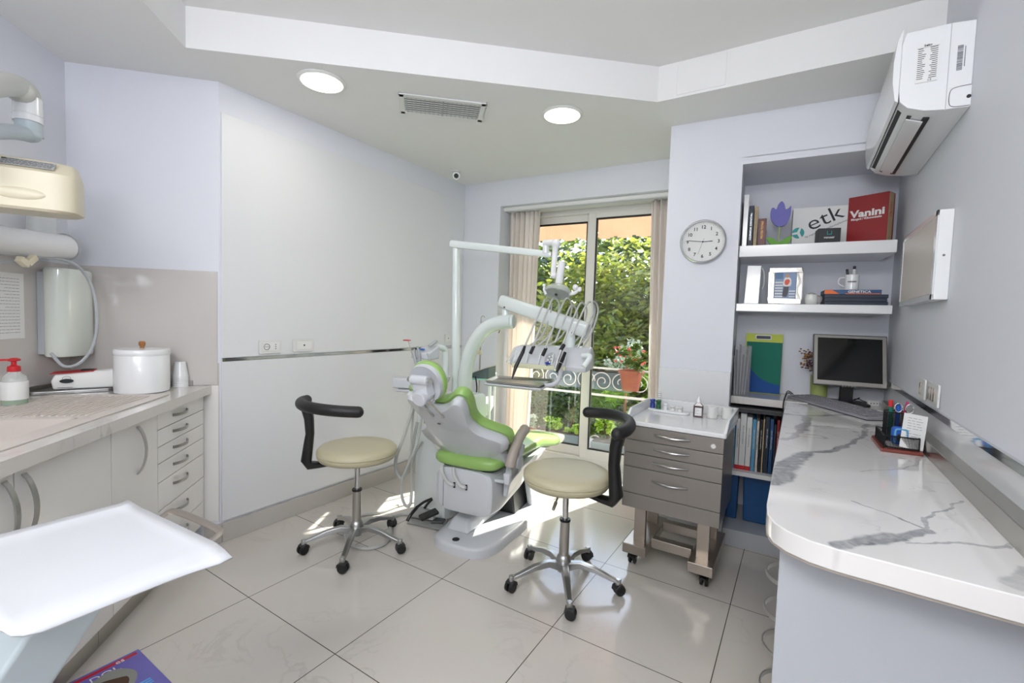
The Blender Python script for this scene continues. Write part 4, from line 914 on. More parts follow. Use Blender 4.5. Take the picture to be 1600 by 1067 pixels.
m = MB(); a0 = Vector((KB.x, KB.y, ZD)); m.tube([a0 + Vector((.02, .10, .012)), a0 + Vector((-.0, .08, .02)), Vector((-.056, 3.0, .858)), Vector((-.058, 2.985, .80)), Vector((-.056, 2.98, .66))], .0028, 6, 5)
m.tube([a0 + Vector((.03, .11, .012)), a0 + Vector((.0, .10, .03)), Vector((-.056, 3.02, .868)), Vector((-.060, 3.0, .82)), Vector((-.058, 3.0, .66))], .0028, 6, 5)
tag(build(m, 'computer_cable', 'black_rubber'), 'black cables draped over the left edge of the desk', 'cable')
t = thing('power_adapter', 'small off-white plug strip beside the monitor foot', 'plug', (on_z(1363, 632, .86).x, on_z(1363, 632, .86).y, ZD), 30)
build(MB().box(-.03, -.012, 0, .03, .012, .035), 'body', 'outlet', t, bevel=.005); m = MB()
for k in (-1, 0, 1): m.cyl((.016 * k, -.012, .018), (.016 * k, -.0128, .018), .003, seg=8)
build(m, 'holes', 'ink', t); build(MB().tube([(-.03, 0, .02), (-.07, .02, .035), (-.06, .08, .01), (.0, .10, .03)], .003, 6), 'lead', 'black_rubber', t)
# desk organizer
t = thing('desk_organizer', 'black wire mesh desk organizer on a reddish wooden base by the wall', 'desk organizer', (.262, 2.04, ZD), 2)
bx = [(0, 0), (.118, .012), (.122, .21), (.008, .235), (0, .2)]; build(MB().prism(bx, 0, .012), 'wooden_base', 'wood_red', t, bevel=.003)
def wire(m, pts, r=.0016, cl=True): m.tube(pts, r, 5, 0, cl)
m = MB(); Rb = [(.012, .02), (.108, .028), (.108, .17), (.012, .19)]
wire(m, [(x, y, .055) for x, y in Rb], .0025); wire(m, [(x, y, .016) for x, y in Rb], .0025)
for x, y in Rb: m.cyl((x, y, .012), (x, y, .055), .002, seg=6)
def mesh_wall(m, p, q, z0, z1, n, k):
    p, q = Vector(p + (0,)), Vector(q + (0,))
    for i in range(n + 1):
        c = p + (q - p) * i / n; m.cyl((c.x, c.y, z0), (c.x, c.y, z1), .0007, seg=4)
    for j in range(k + 1): z = z0 + (z1 - z0) * j / k; m.cyl((p.x, p.y, z), (q.x, q.y, z), .0007, seg=4)
for a_, b_ in zip(Rb, Rb[1:] + Rb[:1]): mesh_wall(m, a_, b_, .016, .055, 22, 8)
build(m, 'paper_tray', 'mesh_black', t, flat=True)
m = MB(); Rc = [(.030, .115), (.095, .118), (.095, .175), (.030, .175)]
wire(m, [(x, y, .125) for x, y in Rc], .0022)
for a_, b_ in zip(Rc, Rc[1:] + Rc[:1]): mesh_wall(m, a_, b_, .014, .125, 18, 26)
for x, y in Rc: m.cyl((x, y, .012), (x, y, .125), .002, seg=6)
build(m, 'pen_cup', 'mesh_black', t, flat=True)
def item(name, label, cat_, p0, p1, r, mt, cap=None):
    o_ = Vector((.262, 2.04, ZD)); x = thing(name, label, cat_, o_ + Vector(p0)); d = Vector(p1) - Vector(p0); build(MB().cyl((0, 0, 0), d, r, seg=12), 'barrel', mt, x)
    if cap: build(MB().cyl(d * .84, d * 1.01, r * 1.12, seg=12), 'cap', cap, x)
item('marker_pen', 'green marker with a red cap in the mesh pen cup', 'pen', (.045, .15, .02), (.038, .155, .165), .0065, 'folder_green', 'red')
item('marker_pen', 'blue marker in the mesh pen cup beside the red-capped one', 'pen', (.060, .145, .02), (.060, .148, .155), .007, 'blue', 'blue')
item('ballpoint_pen', 'magenta pen leaning right in the mesh pen cup', 'pen', (.062, .155, .02), (.088, .165, .165), .004, 'magenta')
x = thing('scissors', 'scissors standing handles up in the mesh pen cup', 'scissors', Vector((.262, 2.04, ZD)) + Vector((.075, .135, .02)))
m = MB(); m.box(-.006, -.001, 0, .0, .001, .10); m.box(.001, -.001, 0, .007, .001, .10); build(m, 'blades', 'steel', x)
m = MB()
for s in (-1, 1): m.tube([(s * .016 + .011 * math.cos(a), 0, .122 + .016 * math.sin(a)) for a in [2 * PI * k / 12 for k in range(12)]], .0028, 6, 2, True)
build(m, 'finger_loops', 'chrome', x)
x = thing('tape_dispenser', 'blue plastic tape roller hanging on the front of the organizer', 'dispenser', Vector((.262, 2.04, ZD)) + Vector((.055, .045, .02)), 5)
build(MB().prism(rrect(-.024, .005, .024, .068, .012), -.010, .010, RX_(90)), 'housing', 'blue', x, bevel=.003)
m = MB(); m.tube([(-.016, -.012, .012), (-.016, -.012, .052), (-.010, -.012, .060), (.012, -.012, .060), (.017, -.012, .052), (.017, -.012, .02)], .0035, 8, 3); build(m, 'rim', 'sky_cover', x)
m = MB(); m.prism(rrect(-.010, .018, .010, .044, .004), .010, .012, RX_(90)); build(m, 'tape_window', 'dark_plastic', x)
x = thing('note_paper', 'folded white printed paper standing in the desk organizer against the wall', 'paper', Vector((.262, 2.04, ZD)) + Vector((.085, .03, .018)), 18)
build(MB().box(-.035, 0, 0, .035, .002, .12, RX_(-8) @ RY_(8)), 'sheet', 'paper', x)
wall_text(x, 'print', 9, .045, -.022, .105, -.0008, .009, 'ink_soft', 8, .0012, RX_(-8) @ RY_(8))
x = thing('note_pad', 'loose white note slips lying in the organizer tray', 'paper', Vector((.262, 2.04, ZD)) + Vector((.06, .07, .017)), 4)
build(MB().box(-.04, -.035, 0, .035, .03, .004, RX_(3)), 'slips', 'paper', x)
# switches on the right wall
def wswitch(label, y0, y1, n):
    t = thing('light_switch', label, 'switch', (RWX - .001, (y0 + y1) / 2, 1.048), -90); w = (y1 - y0) / 2
    build(MB().prism(rrect(-w, -.041, w, .041, .006), 0, .008, RX_(90)), 'plate', 'outlet', t, bevel=.003)
    for k in range(n):
        c = (k - (n - 1) / 2) * .036; build(MB().prism(rrect(c - .014, -.024, c + .014, .024, .003), .008, .012, RX_(90)), 'rocker', 'outlet_gold', t, bevel=.002)
wswitch('light switch plate above the desk, the one farther from the camera', 2.355, 2.475, 1)
wswitch('light switch plate above the desk, the one nearer the camera', 2.15, 2.31, 3)
# x-ray light box
t = thing('film_viewer', 'flat white x-ray film light box mounted on the right wall', 'light box', (RWX, 2.487, 1.39), -90)
build(MB().box(-.322, -.040, 0, .322, 0, .315), 'case', 'white_gloss', t, bevel=.003)
build(MB().box(-.300, -.0425, .022, .295, -.039, .295), 'screen', 'sink_stone', t, bevel=.001)
m = MB(); m.box(-.322, -.044, .295, .322, -.040, .315); m.box(-.322, -.044, 0, .322, -.040, .02); m.box(.295, -.044, 0, .322, -.040, .315); m.box(-.322, -.044, 0, -.3, -.040, .315); build(m, 'front_frame', 'white_gloss', t, bevel=.001)
m = MB(); m.cyl((.322, -.02, .155), (.3235, -.02, .155), .004, seg=10); build(m, 'screw', 'ink_soft', t)
# air conditioner
t = thing('air_conditioner', 'white split air conditioner high on the right wall', 'air conditioner', (RWX, 2.085, 2.015), 0)
pr = [(0, .002), (-.06, .004), (-.115, .012), (-.160, .030), (-.182, .055), (-.186, .09), (-.186, .25), (-.176, .285), (-.06, .285), (0, .278)]
m = MB(); m.loft([[(x, 0, z) for x, z in pr], [(x, .80, z) for x, z in pr]]); build(m, 'body', 'white_gloss', t, bevel=.003)
fp = [(-.1862, .052), (-.196, .06), (-.205, .12), (-.206, .19), (-.199, .26), (-.188, .296), (-.183, .296), (-.1862, .25)]
m = MB(); m.loft([[(x, -.004, z) for x, z in fp], [(x, .804, z) for x, z in fp]]); build(m, 'front_panel', 'white_gloss', t, bevel=.002)
m = MB(); m.loft([[(-.180, y, .0475), (-.140, y, .0185), (-.138, y, .0225), (-.178, y, .0515)] for y in (.06, .75)]); m.loft([[(-.108, y, .006), (-.090, y, .003), (-.090, y, .008), (-.108, y, .011)] for y in (.06, .75)]); build(m, 'air_slot', 'gasket', t)
m = MB(); m.loft([[(-.152, y, .020), (-.104, y, .001), (-.103, y, .005), (-.151, y, .024)] for y in (.085, .72)]); build(m, 'louver', 'white_gloss', t, bevel=.001)
m = MB(); m.box(-.055, -.0012, .004, -.0, .001, .072); build(m, 'corner_cover', 'white_gloss', t, bevel=.0012)
m = MB(); m.tube([(-.002, -.0015, .072), (-.04, -.0015, .070), (-.053, -.0015, .058), (-.053, -.0015, .02), (-.04, -.0015, .008), (-.002, -.0015, .006)], .0009, 5, 3); m.cyl((-.006, -.002, .035), (-.006, .0, .035), .006, seg=14); build(m, 'cover_seam', 'ink', t)
m = MB(); m.box(-.145, -.0010, .105, -.088, .0, .235); lb = build(m, 'rating_label', 'paper', t)
m = MB(); m.text('beko', .010, TR(-.117, -.0014, .228) @ RX_(90), .0002, bold=.0003)
rs = random.Random(4)
for k in range(16):
    z = .218 - k * .0066; x = -.142
    m.box(x, -.0014, z, x + rs.uniform(.010, .022), -.001, z + .002); m.box(-.112 + rs.uniform(0, .008), -.0014, z, -.091, -.001, z + .002)
m.text('CE', .009, TR(-.108, -.0014, .112) @ RX_(90), .0002)
for z in (.106, .2215): m.box(-.145, -.0014, z, -.088, -.001, z + .0006)
build(m, 'label_print', 'ink', lb, flat=True)
m = MB(); rs = random.Random(9); z = .125
while z < .205:
    h = rs.choice((.001, .002, .003)); m.box(-.042, -.0006, z, -.028, 0, z + h); z += h + rs.choice((.001, .0015))
m.box(-.024, -.0006, .135, -.022, 0, .2); build(m, 'barcode', 'ink_soft', t, flat=True)
build(MB().box(-.062, -.0008, .0, -.0605, .0, .283), 'panel_seam', 'grey_plastic', t)

# niche books and bins
NB = [('white', 2.285, 2.300, .31, 'sky_cover', 'slim blue book at the left end of the niche shelf'), ('w', 2.303, 2.322, .30, 'paper', 'thin white binder with a red foot, leftmost in the niche'), ('w', 2.324, 2.356, .335, 'paper', 'tall white binder with a red foot in the niche'), ('w', 2.358, 2.385, .315, 'paper', 'white binder with a red foot beside the light blue book'),
      ('b', 2.388, 2.407, .305, 'sky_cover', 'light blue book in the niche under the counter'), ('c', 2.410, 2.422, .30, 'sink_stone', 'thin grey-green book right of the light blue book'), ('k', 2.426, 2.440, .31, 'black_plastic', 'black slim binder right of the grey-green book'), ('l', 2.442, 2.449, .315, 'tan', 'very thin cream book among the black ones'),
      ('p', 2.452, 2.474, .33, 'navy', 'indigo book between the cream and deep blue ones in the niche'), ('v', 2.477, 2.494, .32, 'blue_cover', 'deep blue book right of the purple one'), ('x', 2.497, 2.508, .29, 'navy', 'navy book between the blue and red ones'), ('r', 2.511, 2.524, .318, 'red_book', 'red book near the right end of the niche shelf'), ('d', 2.528, 2.55, .325, 'navy', 'dark navy book at the right end of the niche shelf')]
for i, (a, u0, u1, h, mt, lb_) in enumerate(NB):
    t = book('book', lb_, u0, u1, h, -.46, .20, mt, z=.4255, group='books on the low niche shelf', page=False, spine=(('Implantologia orale', 'ink_soft' if mt in ('paper', 'sink_stone', 'tan') else 'paper', .009, .62, True, .11) if u1 - u0 > .012 else None))
    if a == 'w': build(MB().box(-(u1 - u0) / 2 - .0004, -.0006, .0, (u1 - u0) / 2 + .0004, .01, .025), 'red_foot', 'red', t)
def bin_(label, u0, u1, v, h, mt='bin_blue'):
    t = thing('storage_bin', label, 'bin', BU((u0 + u1) / 2, v, .096), BA); w = (u1 - u0) / 2
    m = MB(); m.loft([[(-w * .92, .01, 0), (w * .92, .01, 0), (w * .92, .24, 0), (-w * .92, .24, 0)], [(-w, 0, h), (w, 0, h), (w, .25, h), (-w, .25, h)]]); build(m, 'box', mt, t, bevel=.006)
    build(MB().box(-w - .004, -.004, h - .012, w + .004, .254, h), 'rim', mt, t, bevel=.003)
bin_('narrow dark blue bin at the left of the niche floor', 2.268, 2.33, -.40, .29); bin_('wide blue storage bin on the niche floor', 2.355, 2.60, -.40, .275)

# ------------------------------------------------------------------ operator stools
def make_stool():
    t = thing('operator_stool', 'x', 'stool', (0, 0, 0), 0, 'operator stools on five castors')
    m = MB(); m.lathe([(.17, .492), (.196, .497), (.206, .512), (.208, .522), (.203, .526), (.209, .530), (.207, .545), (.196, .557), (.16, .562), (.02, .564)], 48); build(m, 'seat', 'cream_vinyl', t, angle=60)
    m = MB(); m.cyl((0, 0, .484), (0, 0, .493), .10, .15, 32); build(m, 'seat_plate', 'black_plastic', t)
    build(MB().cyl((0, 0, .30), (0, 0, .488), .0145, seg=20), 'gas_piston', 'chrome', t)
    m = MB(); m.cyl((0, 0, .125), (0, 0, .315), .0235, seg=24); build(m, 'column', 'steel', t)
    build(MB().cyl((0, 0, .310), (0, 0, .322), .0265, seg=24), 'collar', 'black_plastic', t, bevel=.002)
    build(MB().lathe([(.028, .065), (.034, .075), (.036, .12), (.030, .14), (.024, .146)], 28), 'hub', 'alu', t)
    for k in range(5):
        a = 72 * k; R = RZ(a); m = MB()
        P = [(.02, .112), (.08, .125), (.15, .112), (.22, .086), (.262, .072)]
        rings = []
        for i, (x, z) in enumerate(P):
            w = (.024, .021, .018, .016, .014)[i]; h = (.040, .026, .022, .018, .014)[i]
            rings.append([R @ Vector((x, -w, z - h)), R @ Vector((x, w, z - h)), R @ Vector((x, w * .75, z)), R @ Vector((x, -w * .75, z))])
        m.loft(rings); m.cyl(R @ Vector((.262, 0, .048)), R @ Vector((.262, 0, .078)), .013, .014, 16)
        lg = build(m, 'leg', 'alu', t, bevel=.004, seg=3)
        W_ = R @ TR(.262, 0, .027) @ RZ(35 + 40 * (k % 3)); m = MB()
        m.cyl((-.012, 0, 0), (-.012, .0, 0), .001) if False else None
        for s in (-1, 1): m.cyl(W_ @ Vector((.006, s * .006, 0)), W_ @ Vector((.006, s * .020, 0)), .026, .024, 20)
        cs = build(m, 'castor', 'black_rubber', lg, bevel=.002)
        m = MB(); m.loft([[W_ @ Vector(p) for p in ((-.024, y, -.002), (-.020, y, .018), (.0, y, .030), (.022, y, .022), (.020, y, .016), (0, y, .022), (-.014, y, .012))] for y in (-.021, .021)]); m.cyl(W_ @ Vector((.0, 0, .025)), W_ @ Vector((.0, 0, .04)), .006, seg=10)
        build(m, 'castor_hood', 'dark_plastic', lg, bevel=.002)
    # lever
    m = MB(); m.cyl((.03, -.12, .485), (.05, -.175, .468), .004, seg=8); m.cyl((.05, -.175, .468), (.062, -.215, .452), .008, .007, 12); build(m, 'lever', 'alu', t)
    # back support: post along +X, arm rest arc
    m = MB(); rings = []
    for x, z, w, d in ((.10, .478, .026, .012), (.19, .468, .028, .014), (.238, .468, .031, .020), (.254, .50, .032, .026), (.247, .56, .030, .024), (.238, .64, .028, .021), (.243, .72, .030, .023), (.255, .775, .032, .026)):
        rings.append((Vector((x, 0, z)), w, d))
    rr = []
    for i, (p, w, d) in enumerate(rings):
        a = rings[max(i - 1, 0)][0]; b = rings[min(i + 1, len(rings) - 1)][0]; tn = (b - a).normalized(); nn = Vector((-tn.z, 0, tn.x)).normalized() if True else None
        y = Vector((0, 1, 0)); rr.append([p + y * w * cx + nn * d * cy for cx, cy in ((-1, -.6), (-.6, -1), (.6, -1), (1, -.6), (1, .6), (.6, 1), (-.6, 1), (-1, .6))])
    m.loft(rr); build(m, 'back_post', 'black_plastic', t, angle=60)
    m = MB(); pth = []
    for k in range(13):
        a = math.radians(14 - 112 * k / 12); r = .285 - .03 * (k / 12) ** 2; pth.append((r * math.cos(a), r * math.sin(a), .795 + .012 * math.sin(PI * k / 12)))
    m.tube(pth, .026, 16, 3, flat=1.1); e0, e1_ = Vector(pth[0]), Vector(pth[-1]); m.ell(e0, (.026, .026, .028), 14); m.ell(e1_, (.026, .026, .028), 14)
    build(m, 'arm_support', 'black_rubber', t, angle=60)
    return t
ST = make_stool()
ST['label'] = 'cream round operator stool with black back rest, left one by the white wall'
ST.location = (-1.995, 1.632, 0); ST.rotation_euler = (0, 0, math.radians(231))
# second stool mirrors the first: its arm sweeps the other way
S2 = dup(ST, (-.907, 1.972, 0), 0, 'cream round operator stool with black back rest, right one before the grey trolley')
def fix_stool(root, off, arm_flip):
    for c in kids(root):
        b = c.name.split('.')[0]
        if b == 'leg': c.rotation_euler = (0, 0, math.radians(off))
        if b in ('arm_support',) and arm_flip: c.scale = (1, -1, 1)
fix_stool(ST, 18.5 - 231, True)
S2.rotation_euler = (0, 0, math.radians(-5)); fix_stool(S2, 14 + 5, True)
for c in kids(ST):
    if c.name.split('.')[0] == 'arm_support': c.rotation_euler = (0, 0, math.radians(-8)); c.scale = (1, -1, 1)

# ------------------------------------------------------------------ grey drawer trolley
TX0, TX1, TY0, TY1 = -.733, -.268, 2.28, 2.72
t = thing('dental_trolley', 'grey four-drawer dental trolley with a white top on castors beside the column', 'trolley', (0, 0, 0))
build(MB().box(TX0 + .004, TY0 + .018, .328, TX1 - .004, TY1, .752), 'body', 'cart_grey', t, bevel=.002)
zz_ = [.752, .679, .611, .540, .404, .328]
for k in range(5):
    d = build(MB().box(TX0, TY0, zz_[k + 1] + .0015, TX1, TY0 + .018, zz_[k] - .0015), 'drawer' if k < 4 else 'bottom_panel', 'cart_grey', t, bevel=.0015)
    if k < 4:
        zc = (zz_[k] + zz_[k + 1]) / 2 + (.014 if k == 3 else .004); m = MB(); pth = [(-.585 + .17 * i / 12, TY0 - .001 - .026 * math.sin(PI * i / 12), zc) for i in range(13)]
        m.tube(pth, .0050, 10, 2); build(m, 'handle', 'alu', d)
    if k == 0:
        m = MB(); m.cyl((-.312, TY0 - .004, .712), (-.312, TY0, .712), .011, seg=20); m.cyl((-.312, TY0 - .006, .712), (-.312, TY0, .712), .006, seg=14); build(m, 'lock', 'chrome', d)
m = MB(); m.prism(rrect(TX0 - .008, TY0 - .008, TX1 + .010, TY1 + .01, .012), .754, .776)
build(m, 'top', 'white_gloss', t, bevel=.004)
m = MB()
m.loft([[(TX0 - .008, TY0 + .02, .776), (TX0 + .008, TY0 + .02, .776), (TX0 + .008, TY1 + .01, .776), (TX0 - .008, TY1 + .01, .776)], [(TX0 - .008, TY0 + .09, .825), (TX0 + .004, TY0 + .09, .825), (TX0 + .004, TY1 + .01, .83), (TX0 - .008, TY1 + .01, .83)]])
m.loft([[(TX1 - .006, TY0 - .0, .776), (TX1 + .010, TY0 - .0, .776), (TX1 + .010, TY1 + .01, .776), (TX1 - .006, TY1 + .01, .776)], [(TX1 - .002, TY0 + .09, .825), (TX1 + .010, TY0 + .09, .825), (TX1 + .010, TY1 + .01, .83), (TX1 - .002, TY1 + .01, .83)]])
m.box(TX0, TY1 - .004, .776, TX1, TY1 + .01, .83); build(m, 'raised_rim', 'white_gloss', t, bevel=.003)
m = MB()
for x in (-.655, -.345):
    m.box(x - .03, TY0 + .07, .10, x + .03, TY0 + .10, .33); m.box(x - .03, TY1 - .12, .10, x + .03, TY1 - .09, .33)
for x in (-.70, -.345 + .0): pass
m.box(-.72, TY0 - .0, .085, -.60, TY1, .135); m.box(-.40, TY0 - .0, .085, -.285, TY1, .135); m.box(-.60, TY0 + .10, .10, -.40, TY0 + .15, .15); m.box(-.60, TY1 - .10, .10, -.40, TY1 - .05, .15)
build(m, 'steel_base', 'cart_steel', t, bevel=.004)
for k, (x, y) in enumerate(((-.685, TY0 + .08), (-.33, TY0 + .08), (-.685, TY1 - .07), (-.33, TY1 - .07))):
    m = MB()
    for s in (-1, 1): m.cyl((x + s * .006, y, .03), (x + s * .018, y, .03), .03, .028, 20)
    w_ = build(m, 'castor', 'black_rubber', t, bevel=.002)
    m = MB(); m.loft([[(x + s, y - .03, .04), (x + s, y, .068), (x + s, y + .03, .06), (x + s, y + .022, .035), (x + s, y, .05), (x + s, y - .02, .03)] for s in (-.022, .022)]); m.cyl((x, y, .055), (x, y, .09), .009, seg=12); m.box(x - .012, y - .045, .048, x + .012, y - .02, .056)
    build(m, 'castor_fork', 'black_plastic', w_)
    m = MB(); m.cyl((x - .0195, y, .03), (x + .0195, y, .03), .008, seg=12); build(m, 'axle_cap', 'chrome', w_)
ZT_ = .7765
x = thing('instrument_dish', 'white oblong dish holding small vials on the trolley top', 'dish', (-.60, 2.62, ZT_), -4)
m = MB(); m.prism([(.115 * math.copysign(abs(math.cos(a)) ** .6, math.cos(a)), .035 * math.copysign(abs(math.sin(a)) ** .8, math.sin(a))) for a in [2 * PI * k / 32 for k in range(32)]], 0, .014); build(m, 'dish', 'white_gloss', x, bevel=.003)
def vial(label, x, y, r, h, mt, capm=None):
    t = thing('vial', label, 'vial', (x, y, ZT_ + .014)); build(MB().lathe([(r, 0), (r * 1.05, h * .1), (r, h * .55), (r * .7, h * .62), (r * .75, h * .68)], 16), 'glass', mt, t); build(MB().lathe([(r * .85, h * .66), (r * 1.05, h * .7), (r * 1.05, h), (r * .8, h * 1.02)], 16), 'cap', capm or mt, t)
vial('dark blue small vial, leftmost on the dish of the trolley', -.69, 2.625, .014, .05, 'blue_glass'); vial('green small vial beside the blue one on the trolley dish', -.655, 2.615, .014, .05, 'green_glass')
vial('white vial with a violet printed label on the trolley dish', -.615, 2.61, .013, .036, 'white_gloss'); vial('short white vial right of the violet-labelled one', -.575, 2.605, .012, .028, 'paper'); vial('squat ivory jar at the right end of the trolley dish', -.535, 2.60, .016, .03, 'outlet')
x = thing('syringe_tube', 'slim clear plastic dispenser standing behind the blue vial on the trolley', 'dispenser', (-.665, 2.67, ZT_)); build(MB().cyl((0, 0, 0), (0, 0, .10), .010, seg=14), 'tube', 'clear_plastic', x); m = MB()
for k in range(6): m.cyl((0, 0, .04 + .011 * k), (0, 0, .046 + .011 * k), .0108, seg=14)
build(m, 'rings', 'white_gloss', x)
x = thing('brown_bottle', 'square dark brown bottle with a white label and pointed white cap on the trolley', 'bottle', (-.44, 2.60, ZT_), 8)
m = MB(); m.loft([[(a * .0245, b * .014, z) for a, b in ((-1, -1), (1, -1), (1, 1), (-1, 1))] for z in (0, .062)] ); m.loft([[(a * .0245, b * .014, .062) for a, b in ((-1, -1), (1, -1), (1, 1), (-1, 1))], [(a * .009, b * .009, .08) for a, b in ((-1, -1), (1, -1), (1, 1), (-1, 1))]]); build(m, 'glass', 'brown_glass', x, bevel=.003)
build(MB().box(-.0165, -.0150, .010, .0165, -.0138, .052), 'label', 'paper', x)
wall_text(x, 'print', 4, .028, -.014, .046, -.0156, .009, 'ink_soft', 5, .0014)
build(MB().lathe([(.0115, .079), (.012, .082), (.011, .09), (.004, .103), (.0025, .112)], 16), 'cap', 'white_gloss', x)
for k, (xx, yy, lb_) in enumerate(((-.375, 2.625, 'plain white round tub beside the brown bottle on the trolley'), (-.305, 2.655, 'plain white round tub at the back right corner of the trolley'))):
    x = thing('white_tub', lb_, 'tub', (xx, yy, ZT_), 0, 'white tubs on the trolley'); build(MB().lathe([(.024, 0), (.027, .003), (.028, .05), (.024, .052)], 24), 'tub', 'outlet', x); build(MB().lathe([(.0285, .05), (.029, .052), (.029, .060), (.025, .063)], 24), 'lid', 'outlet', x)

# ------------------------------------------------------------------ dental chair
CO = Vector((-1.5, 1.95, 0)); CR = 8
ch = thing('dental_chair', 'green and white reclining dental patient chair in front of the window', 'dental chair', CO, CR)
# local: x across, y towards the window, z up
def sm2(p, n=4): return smoothpoly(p, n)
bo = [(-.185, .02), (-.17, -.03), (-.10, -.07), (.0, -.085), (.10, -.07), (.16, -.02), (.19, .06), (.20, .18), (.215, .35), (.20, .55), (.17, .75), (.12, .92), (-.12, .95), (-.20, .80), (-.215, .5), (-.20, .2)]
B2 = sm2(bo); m = MB()
m.loft([[(x, y, 0) for x, y in B2], [(x, y, .038) for x, y in B2], [(x * .965, y * .985 + .004, .052) for x, y in B2], [(x * .90, y * .965 + .012, .056) for x, y in B2]]); base = build(m, 'foot_base', 'chair_white', ch, angle=50)
m = MB(); m.loft([[(-.15, .05, .055), (.0, .045, .055), (.03, .40, .055), (-.16, .42, .055)], [(-.13, .10, .118), (-.02, .095, .118), (.02, .38, .135), (-.14, .40, .135)]]); build(m, 'raised_cover', 'chair_white', ch, bevel=.018, seg=4)
m = MB(); m.cyl((-.035, -.025, .05), (-.035, -.025, .0585), .022, .020, 24); build(m, 'foot_button', 'black_rubber', ch)
m = MB(); m.loft([[(-.13, .42, .05), (.12, .42, .05), (.12, .74, .05), (-.13, .74, .05)], [(-.12, .40, .27), (.10, .40, .27), (.10, .68, .30), (-.12, .68, .30)]]); build(m, 'lift_column', 'dark_plastic', ch, bevel=.01)
m = MB(); m.loft([[(.13, .60, .05), (.165, .60, .05), (.165, .92, .05), (.13, .92, .05)], [(.13, .52, .26), (.165, .52, .26), (.165, .74, .26), (.13, .74, .26)]]); build(m, 'lift_arm', 'chair_white', ch, bevel=.01)
# motor housing under the seat
m = MB(); rings = []
for y, zb, wx in ((-.03, .235, .150), (-.015, .205, .175), (.10, .195, .185), (.35, .235, .185), (.60, .305, .175), (.80, .355, .15)):
    zt = .452; rings.append([(wx * math.copysign(abs(math.cos(a)) ** .45, math.cos(a)), y, (zt + zb) / 2 + (zt - zb) / 2 * math.copysign(abs(math.sin(a)) ** .35, math.sin(a))) for a in [2 * PI * k / 28 for k in range(28)]])
m.loft(rings); hs = build(m, 'motor_housing', 'chair_white', ch, bevel=.012, angle=50)
m = MB(); m.box(-.1205, -.0325, .23, -.119, -.029, .44); build(m, 'housing_seam', 'ink_soft', hs)
for xx in (-.075, .0):
    m = MB(); m.tube([(xx - .055, -.035, .455), (xx - .04, -.05, .42), (xx - .01, -.047, .375), (xx + .02, -.037, .36)], .010, 8, 5, flat=.5); build(m, 'cable_strap', 'vinyl_hose', ch)
    m = MB(); m.box(xx + .020, -.034, .344, xx + .030, -.030, .350); m.box(xx + .020, -.034, .368, xx + .030, -.030, .374); m.box(xx + .028, -.034, .344, xx + .031, -.030, .374); build(m, 'strap_clip', 'black_plastic', ch)
m = MB(); m.prism(rrect(-.165, .0, .165, .55, .05), .448, .466); build(m, 'seat_frame', 'dark_plastic', ch)
# seat and leg cushion: one long upholstered pad
def padloft(sections, name, mt, mtx=None, e=.5):
    m = MB(); R = []
    for y, hw, zb, zt, xc in sections:
        R.append([(xc + hw * math.copysign(abs(math.cos(a)) ** e, math.cos(a)), y, (zt + zb) / 2 + (zt - zb) / 2 * math.copysign(abs(math.sin(a)) ** .6, math.sin(a))) for a in [2 * PI * k / 32 for k in range(32)]])
    m.loft(R); return build(m, name, mt, ch, angle=60)
seat = padloft([(-.035, .10, .475, .505, .0), (-.028, .165, .462, .520, 0), (.0, .195, .455, .530, 0), (.08, .212, .455, .535, 0), (.25, .225, .46, .535, 0), (.45, .232, .455, .540, 0), (.62, .222, .430, .525, -.005), (.85, .195, .375, .465, -.01), (1.05, .175, .325, .408, -.02), (1.28, .160, .290, .365, -.028), (1.35, .14, .29, .350, -.028)], 'seat_cushion', 'green_vinyl')
padloft([(1.20, .170, .292, .390, -.025), (1.32, .164, .280, .366, -.028), (1.40, .150, .284, .350, -.028), (1.43, .12, .29, .335, -.028)], 'foot_cover', 'sleeve')
m = MB(); m.loft([[(-.15, .55, .42), (.15, .55, .42), (.15, .55, .436), (-.15, .55, .436)], [(-.12, 1.1, .300), (.10, 1.1, .300), (.10, 1.1, .314), (-.12, 1.1, .314)]]); build(m, 'leg_plate', 'chair_white', ch, bevel=.006)
# back rest: frame of reference leaning 45 degrees towards the headrest
BK = TR(0, .03, .50) @ RX_(45)      # local: x across, z up along the back (tilts to -y), +y = front (patient) side
half = [(.0, .468), (.035, .474), (.070, .492), (.100, .518), (.125, .536), (.147, .532), (.158, .505), (.154, .45), (.144, .40), (.138, .35), (.150, .285), (.195, .230), (.240, .185), (.262, .140), (.250, .095), (.218, .072), (.222, .03), (.228, -.03), (.21, -.055), (.10, -.062), (.0, -.064)]
def mirror(h): return h + [(-x, z) for x, z in h[::-1] if x > .001]
def backpoly(grow=0, n=3):
    P = smoothpoly(mirror(half), n)
    if grow:
        c = []; N = len(P)
        for i in range(N):
            a, b = Vector(P[i - 1]), Vector(P[(i + 1) % N]); d = (b - a).normalized(); nn = Vector((d.y, -d.x)); sgn = -1
            c.append((P[i][0] - nn.x * grow * 1, P[i][1] - nn.y * grow * 1))
        P = c
    return P
